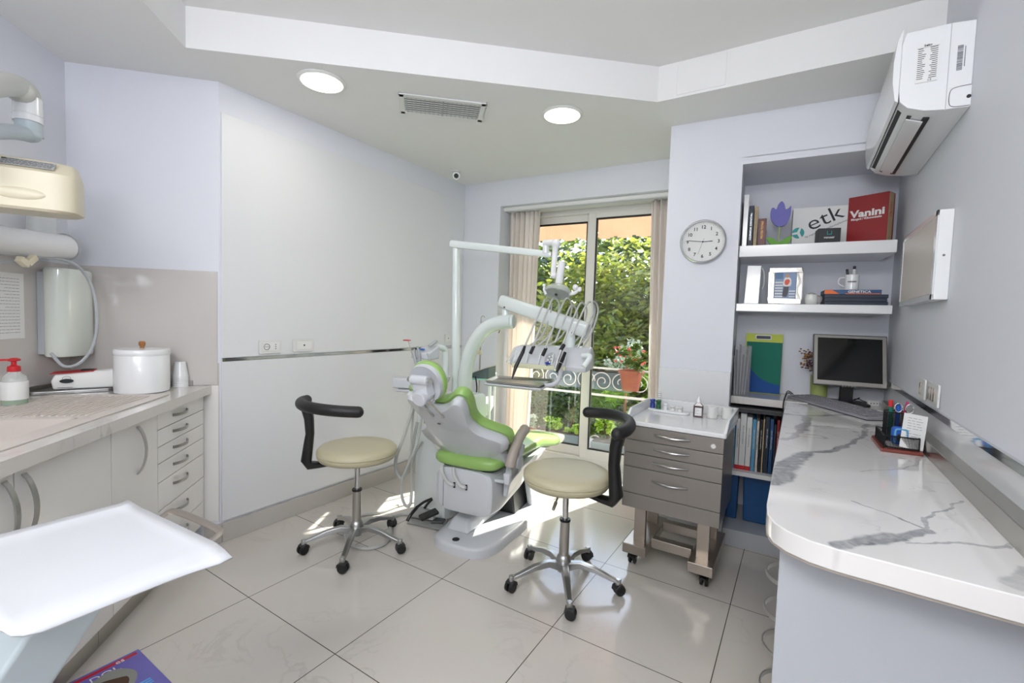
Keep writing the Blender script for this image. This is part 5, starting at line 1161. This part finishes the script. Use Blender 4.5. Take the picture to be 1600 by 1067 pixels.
def shellpanel(P, name, mt, curve, y0, y1, rnd):
    """panel with a given outline, dished about the long axis"""
    m = MB(); R = []
    def pt(x, z, y, s=1.0):
        cx, cz = x * s, .25 + (z - .25) * s
        return BK @ Vector((cx, y + curve * (x / .25) ** 2 * .04, cz))
    for y, s in ((y0, 1 - rnd), (y0 + (y1 - y0) * .3, 1), (y0 + (y1 - y0) * .7, 1), (y1, 1 - rnd)): R.append([pt(x, z, y, s) for x, z in P])
    m.loft(R, False)
    # cap both faces with a fan of quads towards the centre line
    for ring, flip in ((R[0], True), (R[-1], False)):
        vs = [m.bm.verts.new(p) for p in ring]; f = m.bm.faces.new(vs if not flip else vs[::-1])
    bmesh.ops.remove_doubles(m.bm, verts=m.bm.verts, dist=1e-5)
    bmesh.ops.triangulate(m.bm, faces=[f for f in m.bm.faces if len(f.verts) > 4])
    return build(m, name, mt, ch, angle=40)
Pb = backpoly(0)
g0 = backpoly(.012); ar = lambda P: max(x for x, _ in P)
if ar(g0) < ar(Pb): g0 = backpoly(-.012)
sh = shellpanel(Pb, 'back_shell', 'chair_white', 1.0, -.016, .040, .05)
bc = shellpanel([(x, z if z > .0 else max(z, -.02)) for x, z in g0], 'back_cushion', 'green_vinyl', 1.0, .036, .082, .03)
m = MB(); m.prism([(.010 * math.cos(a), .006 * math.sin(a)) for a in [2 * PI * k / 16 for k in range(16)]], 0, .003, BK @ TR(-.03, -.012, .35) @ RX_(90)); build(m, 'badge', 'ink_soft', ch)
# headrest
HR = BK @ TR(0, .0, .640) @ RX_(-24)
e = [(.084 * math.copysign(abs(math.cos(a)) ** .9, math.cos(a)), .092 * math.copysign(abs(math.sin(a)) ** .9, math.sin(a))) for a in [2 * PI * k / 40 for k in range(40)]]
m = MB(); m.loft([[HR @ Vector((x * s, y, z * s)) for x, z in e] for y, s in ((.030, .86), (.024, .97), (.040, 1.0), (.050, 1.0))]); hr = build(m, 'headrest_shell', 'chair_white', ch, angle=50)
m = MB(); m.loft([[HR @ Vector((x * s, y, z * s)) for x, z in e] for y, s in ((.048, 1.0), (.052, 1.05), (.068, 1.06), (.085, 1.0), (.092, .8))]); build(m, 'headrest_cushion', 'green_vinyl', ch, angle=60)
m = MB(); m.cyl(HR @ Vector((-.045, -.005, .035)), HR @ Vector((.045, -.005, .035)), .022, seg=20); m.loft([[HR @ Vector(p) for p in ((-.040, .028, .04), (.040, .028, .04), (.045, .028, -.05), (-.045, .028, -.05))], [HR @ Vector(p) for p in ((-.036, -.014, .04), (.036, -.014, .04), (.038, -.022, -.055), (-.038, -.022, -.055))]]); m.cyl(HR @ Vector((0, -.045, -.045)), HR @ Vector((0, .02, -.045)), .036, .042, 28)
build(m, 'headrest_joint', 'chair_white', hr, bevel=.005)
for a_, b_, r_ in (((-.046, -.005, .035), (-.062, -.005, .035), .012), ((.046, -.005, .035), (.062, -.005, .035), .012), ((.052, -.01, -.06), (.052, -.035, -.06), .013)):
    build(MB().cyl(HR @ Vector(a_), HR @ Vector(b_), r_, seg=14), 'joint_knob', 'chrome', hr)
for s in (-1, 1):
    m = MB(); m.cyl(HR @ Vector((s * .022, -.012, -.06)), BK @ Vector((s * .030, -.016, .43)), .0055, seg=10); m.cyl(BK @ Vector((s * .030, -.016, .445)), BK @ Vector((s * .030, -.017, .425)), .008, seg=12); build(m, 'headrest_rod', 'chrome', ch)
# arm rest at the right of the patient, folded up
m = MB(); pth = [(.262, .005, .500), (.266, .02, .55), (.270, .055, .60), (.274, .10, .643), (.278, .150, .668)]; m.tube(pth, .029, 16, 5, flat=.95); m.ell(pth[-1], (.030, .030, .029), 14); build(m, 'armrest_pad', 'taupe_pad', ch, angle=60)
m = MB(); m.cyl((.235, .06, .515), (.300, .06, .515), .036, seg=28); m.tube([(.27, .06, .515), (.275, .085, .56), (.28, .11, .60)], (.03, .02), 12, 4); m.loft([[(.222, .02, .42), (.262, .02, .42), (.262, .13, .43), (.222, .13, .43)], [(.232, .03, .52), (.262, .03, .52), (.262, .09, .52), (.232, .09, .52)]]); build(m, 'armrest_pivot', 'grey_plastic', ch, bevel=.005)
m = MB(); m.loft([[(.232, .0, .40), (.262, .0, .40), (.262, .16, .43), (.232, .16, .43)], [(.222, .005, .46), (.262, .005, .46), (.262, .20, .47), (.222, .20, .47)]]); m.loft([[(.10, .01, .40), (.225, .01, .40), (.235, .40, .42), (.10, .40, .42)], [(.10, .01, .415), (.235, .01, .42), (.245, .40, .44), (.10, .40, .44)]]); build(m, 'armrest_bracket', 'chair_white', ch, bevel=.006)
m = MB(); m.loft([[(.19, .08, .30), (.215, .08, .30), (.215, .62, .40), (.19, .62, .40)], [(.19, .08, .42), (.235, .08, .42), (.24, .62, .445), (.19, .62, .445)]]); build(m, 'side_skirt', 'chair_white', ch, bevel=.008)

# ------------------------------------------------------------------ dental unit (tower, poles, lamp, instrument console)
du = thing('dental_unit', 'white dental unit tower with lamp pole, arched delivery arm and instrument console', 'dental unit', (-1.93, 2.32, 0), 8)
def DU(mb, name, mt, par=None, **k): return build(mb, name, mt, par or du, world=True, **k)
m = MB(); P = [on_z(645, 808, 0), on_z(700, 806, 0)]; tw = [(-2.06, 2.13), (-1.80, 2.13), (-1.74, 2.50), (-2.0, 2.52)]
def ringt(s, z, dx=0, dy=0):
    cx, cy = -1.90, 2.32; return [(cx + (x - cx) * s + dx, cy + (y - cy) * s + dy, z) for x, y in tw]
m.loft([ringt(.96, 0), ringt(1, .03), ringt(.98, .35, .0, 0), ringt(.95, .60, -.01, .01), ringt(.97, .74, -.01, .0), ringt(.90, .765, -.01, 0)]); tower = DU(m, 'tower', 'unit_white', bevel=.035, seg=4)
# spittoon bowl arm and glass filler
m = MB(); c = px(676, 590, 2.92); MC = TR(*c); m.lathe([(.03, -.10), (.07, -.06), (.105, -.02), (.115, .012), (.108, .016), (.09, -.01), (.03, -.05)], 36, MC); DU(m, 'spittoon_bowl', 'unit_white')
m = MB(); m.tube([px(696, 590, 2.95), px(696, 552, 2.95), px(692, 544, 2.93), px(682, 543, 2.9), px(678, 552, 2.9)], .020, 14, 5); DU(m, 'water_spout', 'unit_white')
m = MB(); pc = px(668, 553, 2.85); AM = TR(*pc) @ RZ(15); m.loft([[AM @ Vector(p) for p in ((-.09, -.05, -.03), (.05, -.05, -.035), (.06, .05, -.03), (-.08, .05, -.03))], [AM @ Vector(p) for p in ((-.085, -.045, .01), (.03, -.045, .01), (.065, .045, .06), (-.05, .045, .05))]]); ac = DU(m, 'assistant_console', 'chair_white', bevel=.012, seg=3)
m = MB(); m.ell(AM @ Vector((-.02, -.035, .030)), (.022, .012, .006)); DU(m, 'control_badge', 'blue', ac); 
m = MB(); m.tube([AM @ Vector((.02, -.02, .05)), AM @ Vector((.05, .02, .085))], .016, 10, 2, flat=.6); DU(m, 'key_pad', 'grey_plastic', ac)
for k, (a, b, c_, d) in enumerate((((641, 556), (648, 545), (647, 555), (654, 578)), ((650, 560), (652, 541), (655, 556), (656, 576)), ((667, 568), (668, 552), (671, 560), (672, 580)))):
    m = MB(); m.tube([px(*b, 2.80), px(*c_, 2.80), px(*d, 2.80)], (.006, .013), 10, 4); DU(m, 'suction_handle', 'grey_plastic')
m = MB(); cc = px(636, 532, 2.80); m.lathe([(.001, -.002), (.024, -.001), (.025, .004), (.012, .006)], 24, TR(*cc)); DU(m, 'red_disc', 'red')
m = MB(); m.tube([px(637, 530, 2.8), px(641, 545, 2.8), px(645, 556, 2.8)], .0025, 6, 3); DU(m, 'disc_stem', 'steel')
m = MB(); bx_ = px(632, 597, 2.75); m.box(-.055, -.05, -.03, .07, .05, .03, TR(*bx_) @ RZ(20)); m.box(-.04, -.04, -.055, .06, .05, -.036, TR(*bx_) @ RZ(20)); DU(m, 'side_box', 'chair_white', bevel=.008)
# poles
m = MB(); m.cyl(px(712, 655, 3.0), px(713, 383, 2.97), .0285, .024, 28); pole = DU(m, 'lamp_pole', 'unit_white')
m = MB(); A, B_ = px(705, 381, 2.97), px(850, 398, 2.72); d = (B_ - A); d.z = d.z; q = d.normalized(); up = Vector((0, 0, 1)); sd_ = q.cross(up).normalized()
def beam(m, A, B, w0, h0, w1, h1, ex=.4, n=20):
    q = (B - A).normalized(); s_ = q.cross(Vector((0, 0, 1))).normalized(); u_ = s_.cross(q).normalized(); R = []
    for t_, w, h in ((0, w0 * .8, h0 * .8), (.02, w0, h0), (.98, w1, h1), (1, w1 * .8, h1 * .8)):
        c = A + (B - A) * t_; R.append([c + s_ * w * math.copysign(abs(math.cos(a)) ** ex, math.cos(a)) + u_ * h * math.copysign(abs(math.sin(a)) ** ex, math.sin(a)) for a in [2 * PI * k / n for k in range(n)]])
    m.loft(R)
beam(m, A, px(862, 398, 2.70), .026, .024, .022, .019); DU(m, 'lamp_beam', 'unit_white', angle=50)
m = MB(); m.cyl(px(853, 396, 2.70), px(853, 380, 2.70), .020, seg=18); m.tube([px(850, 380, 2.70), px(862, 379, 2.67), px(868, 381, 2.65)], .019, 14, 3); m.ell(px(869, 381, 2.65), (.028, .028, .028), 18); DU(m, 'swivel', 'white_gloss', angle=60)
m = MB(); m.cyl(px(868, 386, 2.65), px(864, 433, 2.60), .018, .015, 20); DU(m, 'drop_tube', 'white_gloss')
m = MB(); m.cyl(px(878, 410, 2.58), px(873, 444, 2.56), .022, .021, 20); m.ell(px(866, 430, 2.6), (.016, .016, .02)); DU(m, 'lamp_joint', 'white_gloss')
lc = px(870, 457, 2.52); ld = (Vector((-1.62, 1.7, .98)) - lc).normalized(); LQ = (TR(*lc) @ ((Vector((0, -.55, -.9)).normalized()).to_track_quat('Z', 'Y')).to_matrix().to_4x4())
lx = px(890, 462, 2.5) - px(850, 452, 2.5)
m = MB(); R = []
for z, s in ((-.045, .35), (-.035, .7), (-.012, .97), (.004, 1.0), (.012, .95)): R.append([LQ @ Vector((.082 * s * math.cos(a), .060 * s * math.sin(a), z)) for a in [2 * PI * k / 36 for k in range(36)]])
m.loft(R); head = DU(m, 'lamp_head', 'clear_plastic', angle=60)
m = MB(); R = []
for z, s in ((.0, .96), (.006, .9), (-.01, .5), (-.02, .15)): R.append([LQ @ Vector((.080 * s * math.cos(a), .058 * s * math.sin(a), z)) for a in [2 * PI * k / 36 for k in range(36)]])
m.loft(R, False); DU(m, 'reflector', 'lens_grey', head, angle=60)
m = MB(); m.cyl(LQ @ Vector((0, 0, -.01)), LQ @ Vector((0, 0, .016)), .010, .008, 16); DU(m, 'bulb_cap', 'lens_dark', head)
m = MB()
m.tube([px(851, 448, 2.52), px(850, 452, 2.52), px(853, 460, 2.52)], .007, 10, 3); m.ell(px(850, 446, 2.52), (.009, .009, .010)); DU(m, 'left_handle', 'white_gloss', head)
m = MB(); m.tube([px(889, 460, 2.5), px(899, 457, 2.49), px(905, 450, 2.48)], .010, 12, 4); m.ell(px(899, 449, 2.48), (.016, .014, .017)); m.ell(px(906, 452, 2.48), (.010, .010, .014)); DU(m, 'right_handle', 'white_gloss', head)
# arched arm
m = MB(); m.tube([px(726, 660, 2.98), px(726, 615, 2.97), px(728, 578, 2.95), px(738, 542, 2.92), px(757, 515, 2.88), px(780, 504, 2.83), px(801, 502, 2.78)], .047, 24, 7, flat=.95); arch = DU(m, 'arched_arm', 'unit_white', angle=60)
m = MB(); e1c = px(801, 502, 2.78); m.cyl(px(799, 502, 2.78), px(803, 502, 2.775), .046, .040, 24); DU(m, 'arm_cap', 'unit_white', bevel=.004)
m = MB(); m.cyl(px(790, 497, 2.80), px(789, 474, 2.80), .022, .024, 20); DU(m, 'arm_pivot', 'unit_white')
m = MB(); beam(m, px(783, 470, 2.80), px(919, 517, 2.50), .036, .040, .034, .044, .6, 24); DU(m, 'delivery_arm', 'unit_white', angle=50)
m = MB(); m.cyl(px(788, 480, 2.76), px(788, 480, 2.745), .005, seg=8); m.cyl(px(894, 520, 2.5), px(894, 520, 2.485), .005, seg=8); DU(m, 'arm_screws', 'ink')
m = MB(); m.cyl(px(892, 518, 2.54), px(890, 545, 2.52), .026, .030, 20); DU(m, 'console_pivot', 'unit_white')
# console: wedge body, keypad, side handle
cL, cR = px(806, 553, 2.56), px(922, 558, 2.42); cd = (cR - cL); cd.z = 0; cw = cd.length; cang = math.degrees(math.atan2(cd.y, cd.x)); KM = TR(cL.x, cL.y, px(860, 576, 2.5).z) @ RZ(cang)
CZ = KM.translation.z
prf = [(-.055, .0), (-.06, .022), (-.02, .085), (.02, .118), (.09, .125), (.15, .09), (.16, .03), (.13, .0)]
def crings(x, s): return [KM @ Vector((x, .04 + (y - .04) * s, .055 + (z - .055) * s)) for y, z in prf]
m = MB(); m.loft([crings(-.03, .55), crings(-.02, .8), crings(.01, .92), crings(cw * .6, 1), crings(cw * .78, 1), crings(cw * .85, 1.06), crings(cw * .98, 1.0), crings(cw, .85)]); con = DU(m, 'instrument_console', 'chair_white', bevel=.012, seg=3, angle=50)
m = MB(); m.loft([[KM @ Vector((x, y, z)) for y, z in ((-.063, .0), (-.064, .024), (-.04, .024), (-.04, .0))] for x in (.0, cw * .72)]); DU(m, 'green_front_strip', 'foot_clear', con, bevel=.004)
KS = KM @ TR(cw * .50, -.042, .055) @ RX_(57)
m = MB(); m.prism([(.026 * math.cos(a), .042 * math.sin(a)) for a in [2 * PI * k / 32 for k in range(32)]], -.004, .004, KS @ RZ(-14)); kp = DU(m, 'key_pad', 'silver_pl', con, bevel=.001)
m = MB()
for k in range(5): m.prism([(.004 * math.cos(a) + (-.007 if k % 2 else .007), .004 * math.sin(a) + .022 - .010 * k) for a in [2 * PI * j / 12 for j in range(12)]], .004, .0055, KS @ RZ(-14))
DU(m, 'keys', 'white_matte', kp)
m = MB(); m.prism([(.016 * math.cos(a), .006 * math.sin(a) - .028) for a in [2 * PI * j / 20 for j in range(20)]], .004, .0055, KS @ RZ(-14)); m.prism([(.006 * math.cos(a), .012 * math.sin(a) - .028) for a in [2 * PI * j / 20 for j in range(20)]], .004, .0058, KS @ RZ(-14)); DU(m, 'blue_emblem', 'blue_glass', kp)
m = MB(); m.tube([px(808, 548, 2.56), px(800, 556, 2.53), px(794, 566, 2.50)], .012, 12, 4); DU(m, 'left_grip', 'clear_plastic', con)
m = MB(); m.tube([px(911, 556, 2.36), px(920, 556, 2.33), px(921, 560, 2.32), px(912, 573, 2.31)], .015, 12, 4); DU(m, 'right_grip', 'unit_white', con)
for k in range(5):
    x = cw * (.02 + .17 * k); m = MB(); m.loft([[KM @ Vector((xx, y, z)) for y, z in ((-.062, .024), (-.025, .083), (-.03, .088), (-.067, .03))] for xx in (x, x + .006)]); DU(m, 'holder_rib', 'unit_white', con, bevel=.002)
# hoses and hand pieces, each its own
H_ = [((820, 541), (847, 479), (852, 468)), ((832, 541), (857, 482), (864, 466)), ((852, 544), (875, 485), (884, 467)), ((867, 535), (886, 490), (892, 478)), ((879, 539), (898, 492), (907, 474)), ((892, 527), (913, 482), (920, 472)), ((903, 543), (926, 490), (925, 472))]
for k, (a, b, c_) in enumerate(H_):
    dd = 2.50 - .02 * k
    back = px(c_[0] + 16, c_[1] + 26, dd + .12); m = MB()
    m.tube([px(*a, dd - .06), px((a[0] + b[0]) / 2, (a[1] + b[1]) / 2, dd - .05), px(*b, dd), px(*c_, dd + .03), px(c_[0] + 7, c_[1] + 3, dd + .07), px(c_[0] + 9, c_[1] + 18, dd + .09), px(c_[0] - 4, c_[1] + 55, dd + .10), KM @ Vector((cw * (.12 + .12 * k), .06, .11))], .0052, 8, 6)
    DU(m, 'hose', 'vinyl_hose', con)
def handpiece(name, pts, rs_, mt, dd, band=None):
    m = MB(); P = [px(*p, dd - .02 * i) for i, p in enumerate(pts)]
    for (p, q), (r0, r1) in zip(zip(P, P[1:]), zip(rs_, rs_[1:])): m.cyl(p, q, r0, r1, 14)
    o = DU(m, name, mt, con)
    if band:
        m = MB(); a = P[0] + (P[-1] - P[0]) * band; b = P[0] + (P[-1] - P[0]) * (band + .03); m.cyl(a, b, max(rs_) * 1.05, max(rs_) * 1.05, 14); DU(m, 'metal_band', 'chrome', o)
handpiece('black_handpiece', [(820, 541), (817, 550), (806, 573), (800, 592)], [.007, .0095, .010, .003], 'black_plastic', 2.40, .17)
handpiece('hose_connector', [(834, 541), (829, 552)], [.0095, .0095], 'black_rubber', 2.43); handpiece('hose_connector', [(853, 544), (848, 555)], [.0095, .0095], 'black_rubber', 2.42)
handpiece('steel_syringe', [(880, 539), (877, 546), (871, 563), (867, 578)], [.0085, .0085, .009, .005], 'chrome', 2.36); handpiece('hose_connector', [(881, 539), (876, 547)], [.010, .010], 'black_rubber', 2.355)
handpiece('dark_handpiece', [(883, 551), (879, 561), (874, 572), (870, 581)], [.0085, .0095, .0095, .006], 'black_plastic', 2.34, .55)
# tray arm
m = MB(); m.tube([px(877, 578, 2.40), px(874, 590, 2.37), px(866, 600, 2.34), px(850, 602, 2.32)], .011, 12, 5); DU(m, 'tray_arm', 'chair_white')
tz = px(812, 601, 2.33).z; c0 = [on_z(757, 597, tz), on_z(775, 589.5, tz), on_z(868, 595, tz), on_z(845, 606, tz)]
tc_ = sum(c0, Vector()) / 4
def shr(P, s, dz): return [tc_ + (p - tc_) * s + Vector((0, 0, dz)) for p in P]
m = MB(); m.loft([shr(c0, .92, -.020), shr(c0, 1.02, -.012), shr(c0, 1.02, -.004)]); DU(m, 'tray_holder', 'chair_white', bevel=.012, seg=3)
tm = thing('steel_tray', 'stainless steel instrument tray on the swing arm above the leg rest', 'tray', (tc_.x, tc_.y, tz - .003))
m = MB(); m.loft([shr(c0, .90, -.003), shr(c0, .93, -.002), shr(c0, .99, .010), shr(c0, 1.0, .011), shr(c0, .96, .010), shr(c0, .90, .0)], True); build(m, 'tray', 'steel', tm, world=True, bevel=.003)
# hanging suction hoses left of the chair
for k, pts in enumerate(([(643, 690), (634, 712), (625, 745), (617, 768), (618, 800 - 55), (624, 700), (640, 648)],)): pass
m = MB(); m.tube([px(650, 612, 2.74), px(641, 650, 2.72), px(628, 690, 2.68), px(619, 715, 2.66), px(619, 735, 2.66), px(625, 746, 2.66), px(633, 741, 2.68), px(640, 720, 2.72), px(646, 690, 2.8), px(652, 660, 2.86)], .010, 10, 6); DU(m, 'suction_hose', 'vinyl_hose')
m = MB(); m.tube([px(662, 630, 2.76), px(652, 690, 2.72), px(636, 730, 2.68), px(628, 750, 2.66), px(628, 775, 2.64), px(634, 790, 2.62), px(641, 788, 2.62), px(643, 765, 2.66), px(643, 735, 2.74), px(650, 705, 2.84), px(660, 690, 2.9)], .008, 10, 6); DU(m, 'thin_hose', 'vinyl_hose')
m = MB(); m.tube([px(646, 640, 2.78), px(643, 680, 2.74), px(640, 720, 2.72), px(632, 738, 2.70)], .007, 8, 5); DU(m, 'thin_hose', 'vinyl_hose')
# foot control
f0 = on_z(668, 818, 0); t = thing('foot_control', 'steel and black dental foot pedal on the floor left of the chair base', 'foot pedal', (f0.x, f0.y, 0), 0)
Fp = [on_z(636, 819, 0), on_z(641, 806, 0), on_z(690, 800, 0), on_z(700, 812, 0), on_z(694, 832, 0)]
m = MB(); m.loft([[p.copy() for p in Fp], [p + Vector((0, 0, .012)) for p in Fp]]); build(m, 'plate', 'alu', t, world=True, bevel=.003)
Fb = [on_z(640, 812, 0), on_z(650, 800, 0), on_z(684, 800, 0), on_z(680, 818, 0)]; fc = sum(Fb, Vector()) / 4
m = MB(); m.loft([[p + Vector((0, 0, .012)) for p in Fb], [fc + (p - fc) * .7 + Vector((0, 0, .055)) for p in Fb]]); build(m, 'housing', 'alu', t, world=True, bevel=.008)
m = MB(); m.tube([px(636, 814, 2.74), px(642, 804, 2.76), px(652, 792, 2.76)], .010, 10, 3); m.tube([px(652, 792, 2.76), px(663, 784, 2.78), px(675, 779, 2.78)], .008, 10, 3); m.tube([px(675, 780, 2.78), px(668, 787, 2.76), px(663, 794, 2.74)], .008, 10, 3); build(m, 'lifting_bow', 'black_plastic', t, world=True)
pc = px(670, 804, 2.66); m = MB(); m.box(-.055, -.030, -.010, .055, .030, .012, TR(*pc) @ RZ(62) @ RY_(-14)); build(m, 'pedal', 'black_rubber', t, world=True, bevel=.008)
pc = px(684, 814, 2.62); m = MB(); m.prism([(-.04, -.02), (.03, -.03), (.045, .015), (-.01, .035)], -.008, .008, TR(*pc) @ RZ(40)); build(m, 'small_pedal', 'dark_plastic', t, world=True, bevel=.003)
pts = [on_z(*p, .010) for p in ((648, 806), (636, 803), (620, 805), (609, 815), (611, 835), (600, 850), (575, 857), (550, 852), (540, 840), (541, 820), (560, 806), (595, 800), (622, 790))]
tag(build(MB().tube(pts, .0095, 10, 6), 'floor_hose', 'vinyl_hose'), 'pale beige hose coiled on the floor under the left stool', 'hose')
# small side cart with a teal top, and its machine
cz = px(750, 588, 3.45).z; cq = [on_z(*p, cz) for p in ((722, 592), (728, 584), (776, 581), (768, 591))]; qc = sum(cq, Vector()) / 4
t = thing('side_cart', 'small white cart with a pale teal top in the corner behind the dental unit', 'cart', (qc.x, qc.y, 0), 0)
m = MB(); m.loft([[p + Vector((0, 0, -.012)) for p in cq], [p.copy() for p in cq]]); build(m, 'top', 'teal_top', t, world=True, bevel=.003)
m = MB()
for p in cq: q = qc + (p - qc) * .88; m.cyl((q.x, q.y, .0), (q.x, q.y, cz - .012), .011, seg=10)
build(m, 'frame', 'white_gloss', t, world=True)
dz_ = px(740, 642, 3.3).z; m = MB(); P_ = [qc + (p - qc) * .86 for p in cq]; m.loft([[Vector((p.x, p.y, dz_ - .05)) for p in P_], [Vector((p.x, p.y, dz_ + .04)) for p in P_]]); build(m, 'drawer_box', 'white_gloss', t, world=True, bevel=.004)
bw = px(752, 579, 3.4); t = thing('wedge_monitor', 'wedge-shaped grey and white device standing on the teal-topped cart', 'device', (bw.x, bw.y, cz), cang)
m = MB(); m.loft([[(-.08, -.06, 0), (.085, -.06, 0), (.085, -.06, .085), (-.08, -.06, .02)], [(-.08, .08, 0), (.085, .08, 0), (.085, .08, .085), (-.08, .08, .02)]]); build(m, 'case', 'planter_grey', t, bevel=.004)
m = MB(); m.loft([[(-.08, -.062, .021), (.085, -.062, .086), (.085, .082, .086), (-.08, .082, .021)], [(-.08, -.062, .028), (.085, -.062, .093), (.085, .082, .093), (-.08, .082, .028)]]); build(m, 'face', 'sink_stone', t, bevel=.002)
tag(build(MB().tube([px(743, 588, 3.3), px(745, 608, 3.3), px(741, 630, 3.3), px(744, 640, 3.3), px(744, 665, 3.3)], .005, 8, 5), 'electric_cable', 'black_rubber'), 'black power cord hanging from the teal-topped cart', 'cord')
ip = px(750, 560, 3.55); t = thing('drip_pole', 'thin grey pole with a hook and a beige clamp behind the arched arm', 'pole', (ip.x, ip.y, 0))
zt_ = px(750, 500, 3.55).z; build(MB().cyl((0, 0, .02), (0, 0, zt_), .006, seg=12), 'pole', 'steel', t)
build(MB().tube([(0, 0, zt_), (0, 0, zt_ + .02), (.012, .008, zt_ + .034), (.024, .016, zt_ + .02)], .004, 8, 4), 'hook', 'steel', t)
build(MB().box(-.05, -.012, px(750, 550, 3.55).z - .02, .012, .012, px(750, 550, 3.55).z + .015), 'clamp', 'xray_beige', t, bevel=.004)
m = MB()
for k in range(3): m.tube([(0, 0, .03), (.12 * math.cos(k * 2.1), .12 * math.sin(k * 2.1), .008)], .006, 8, 0)
build(m, 'feet', 'steel', t)
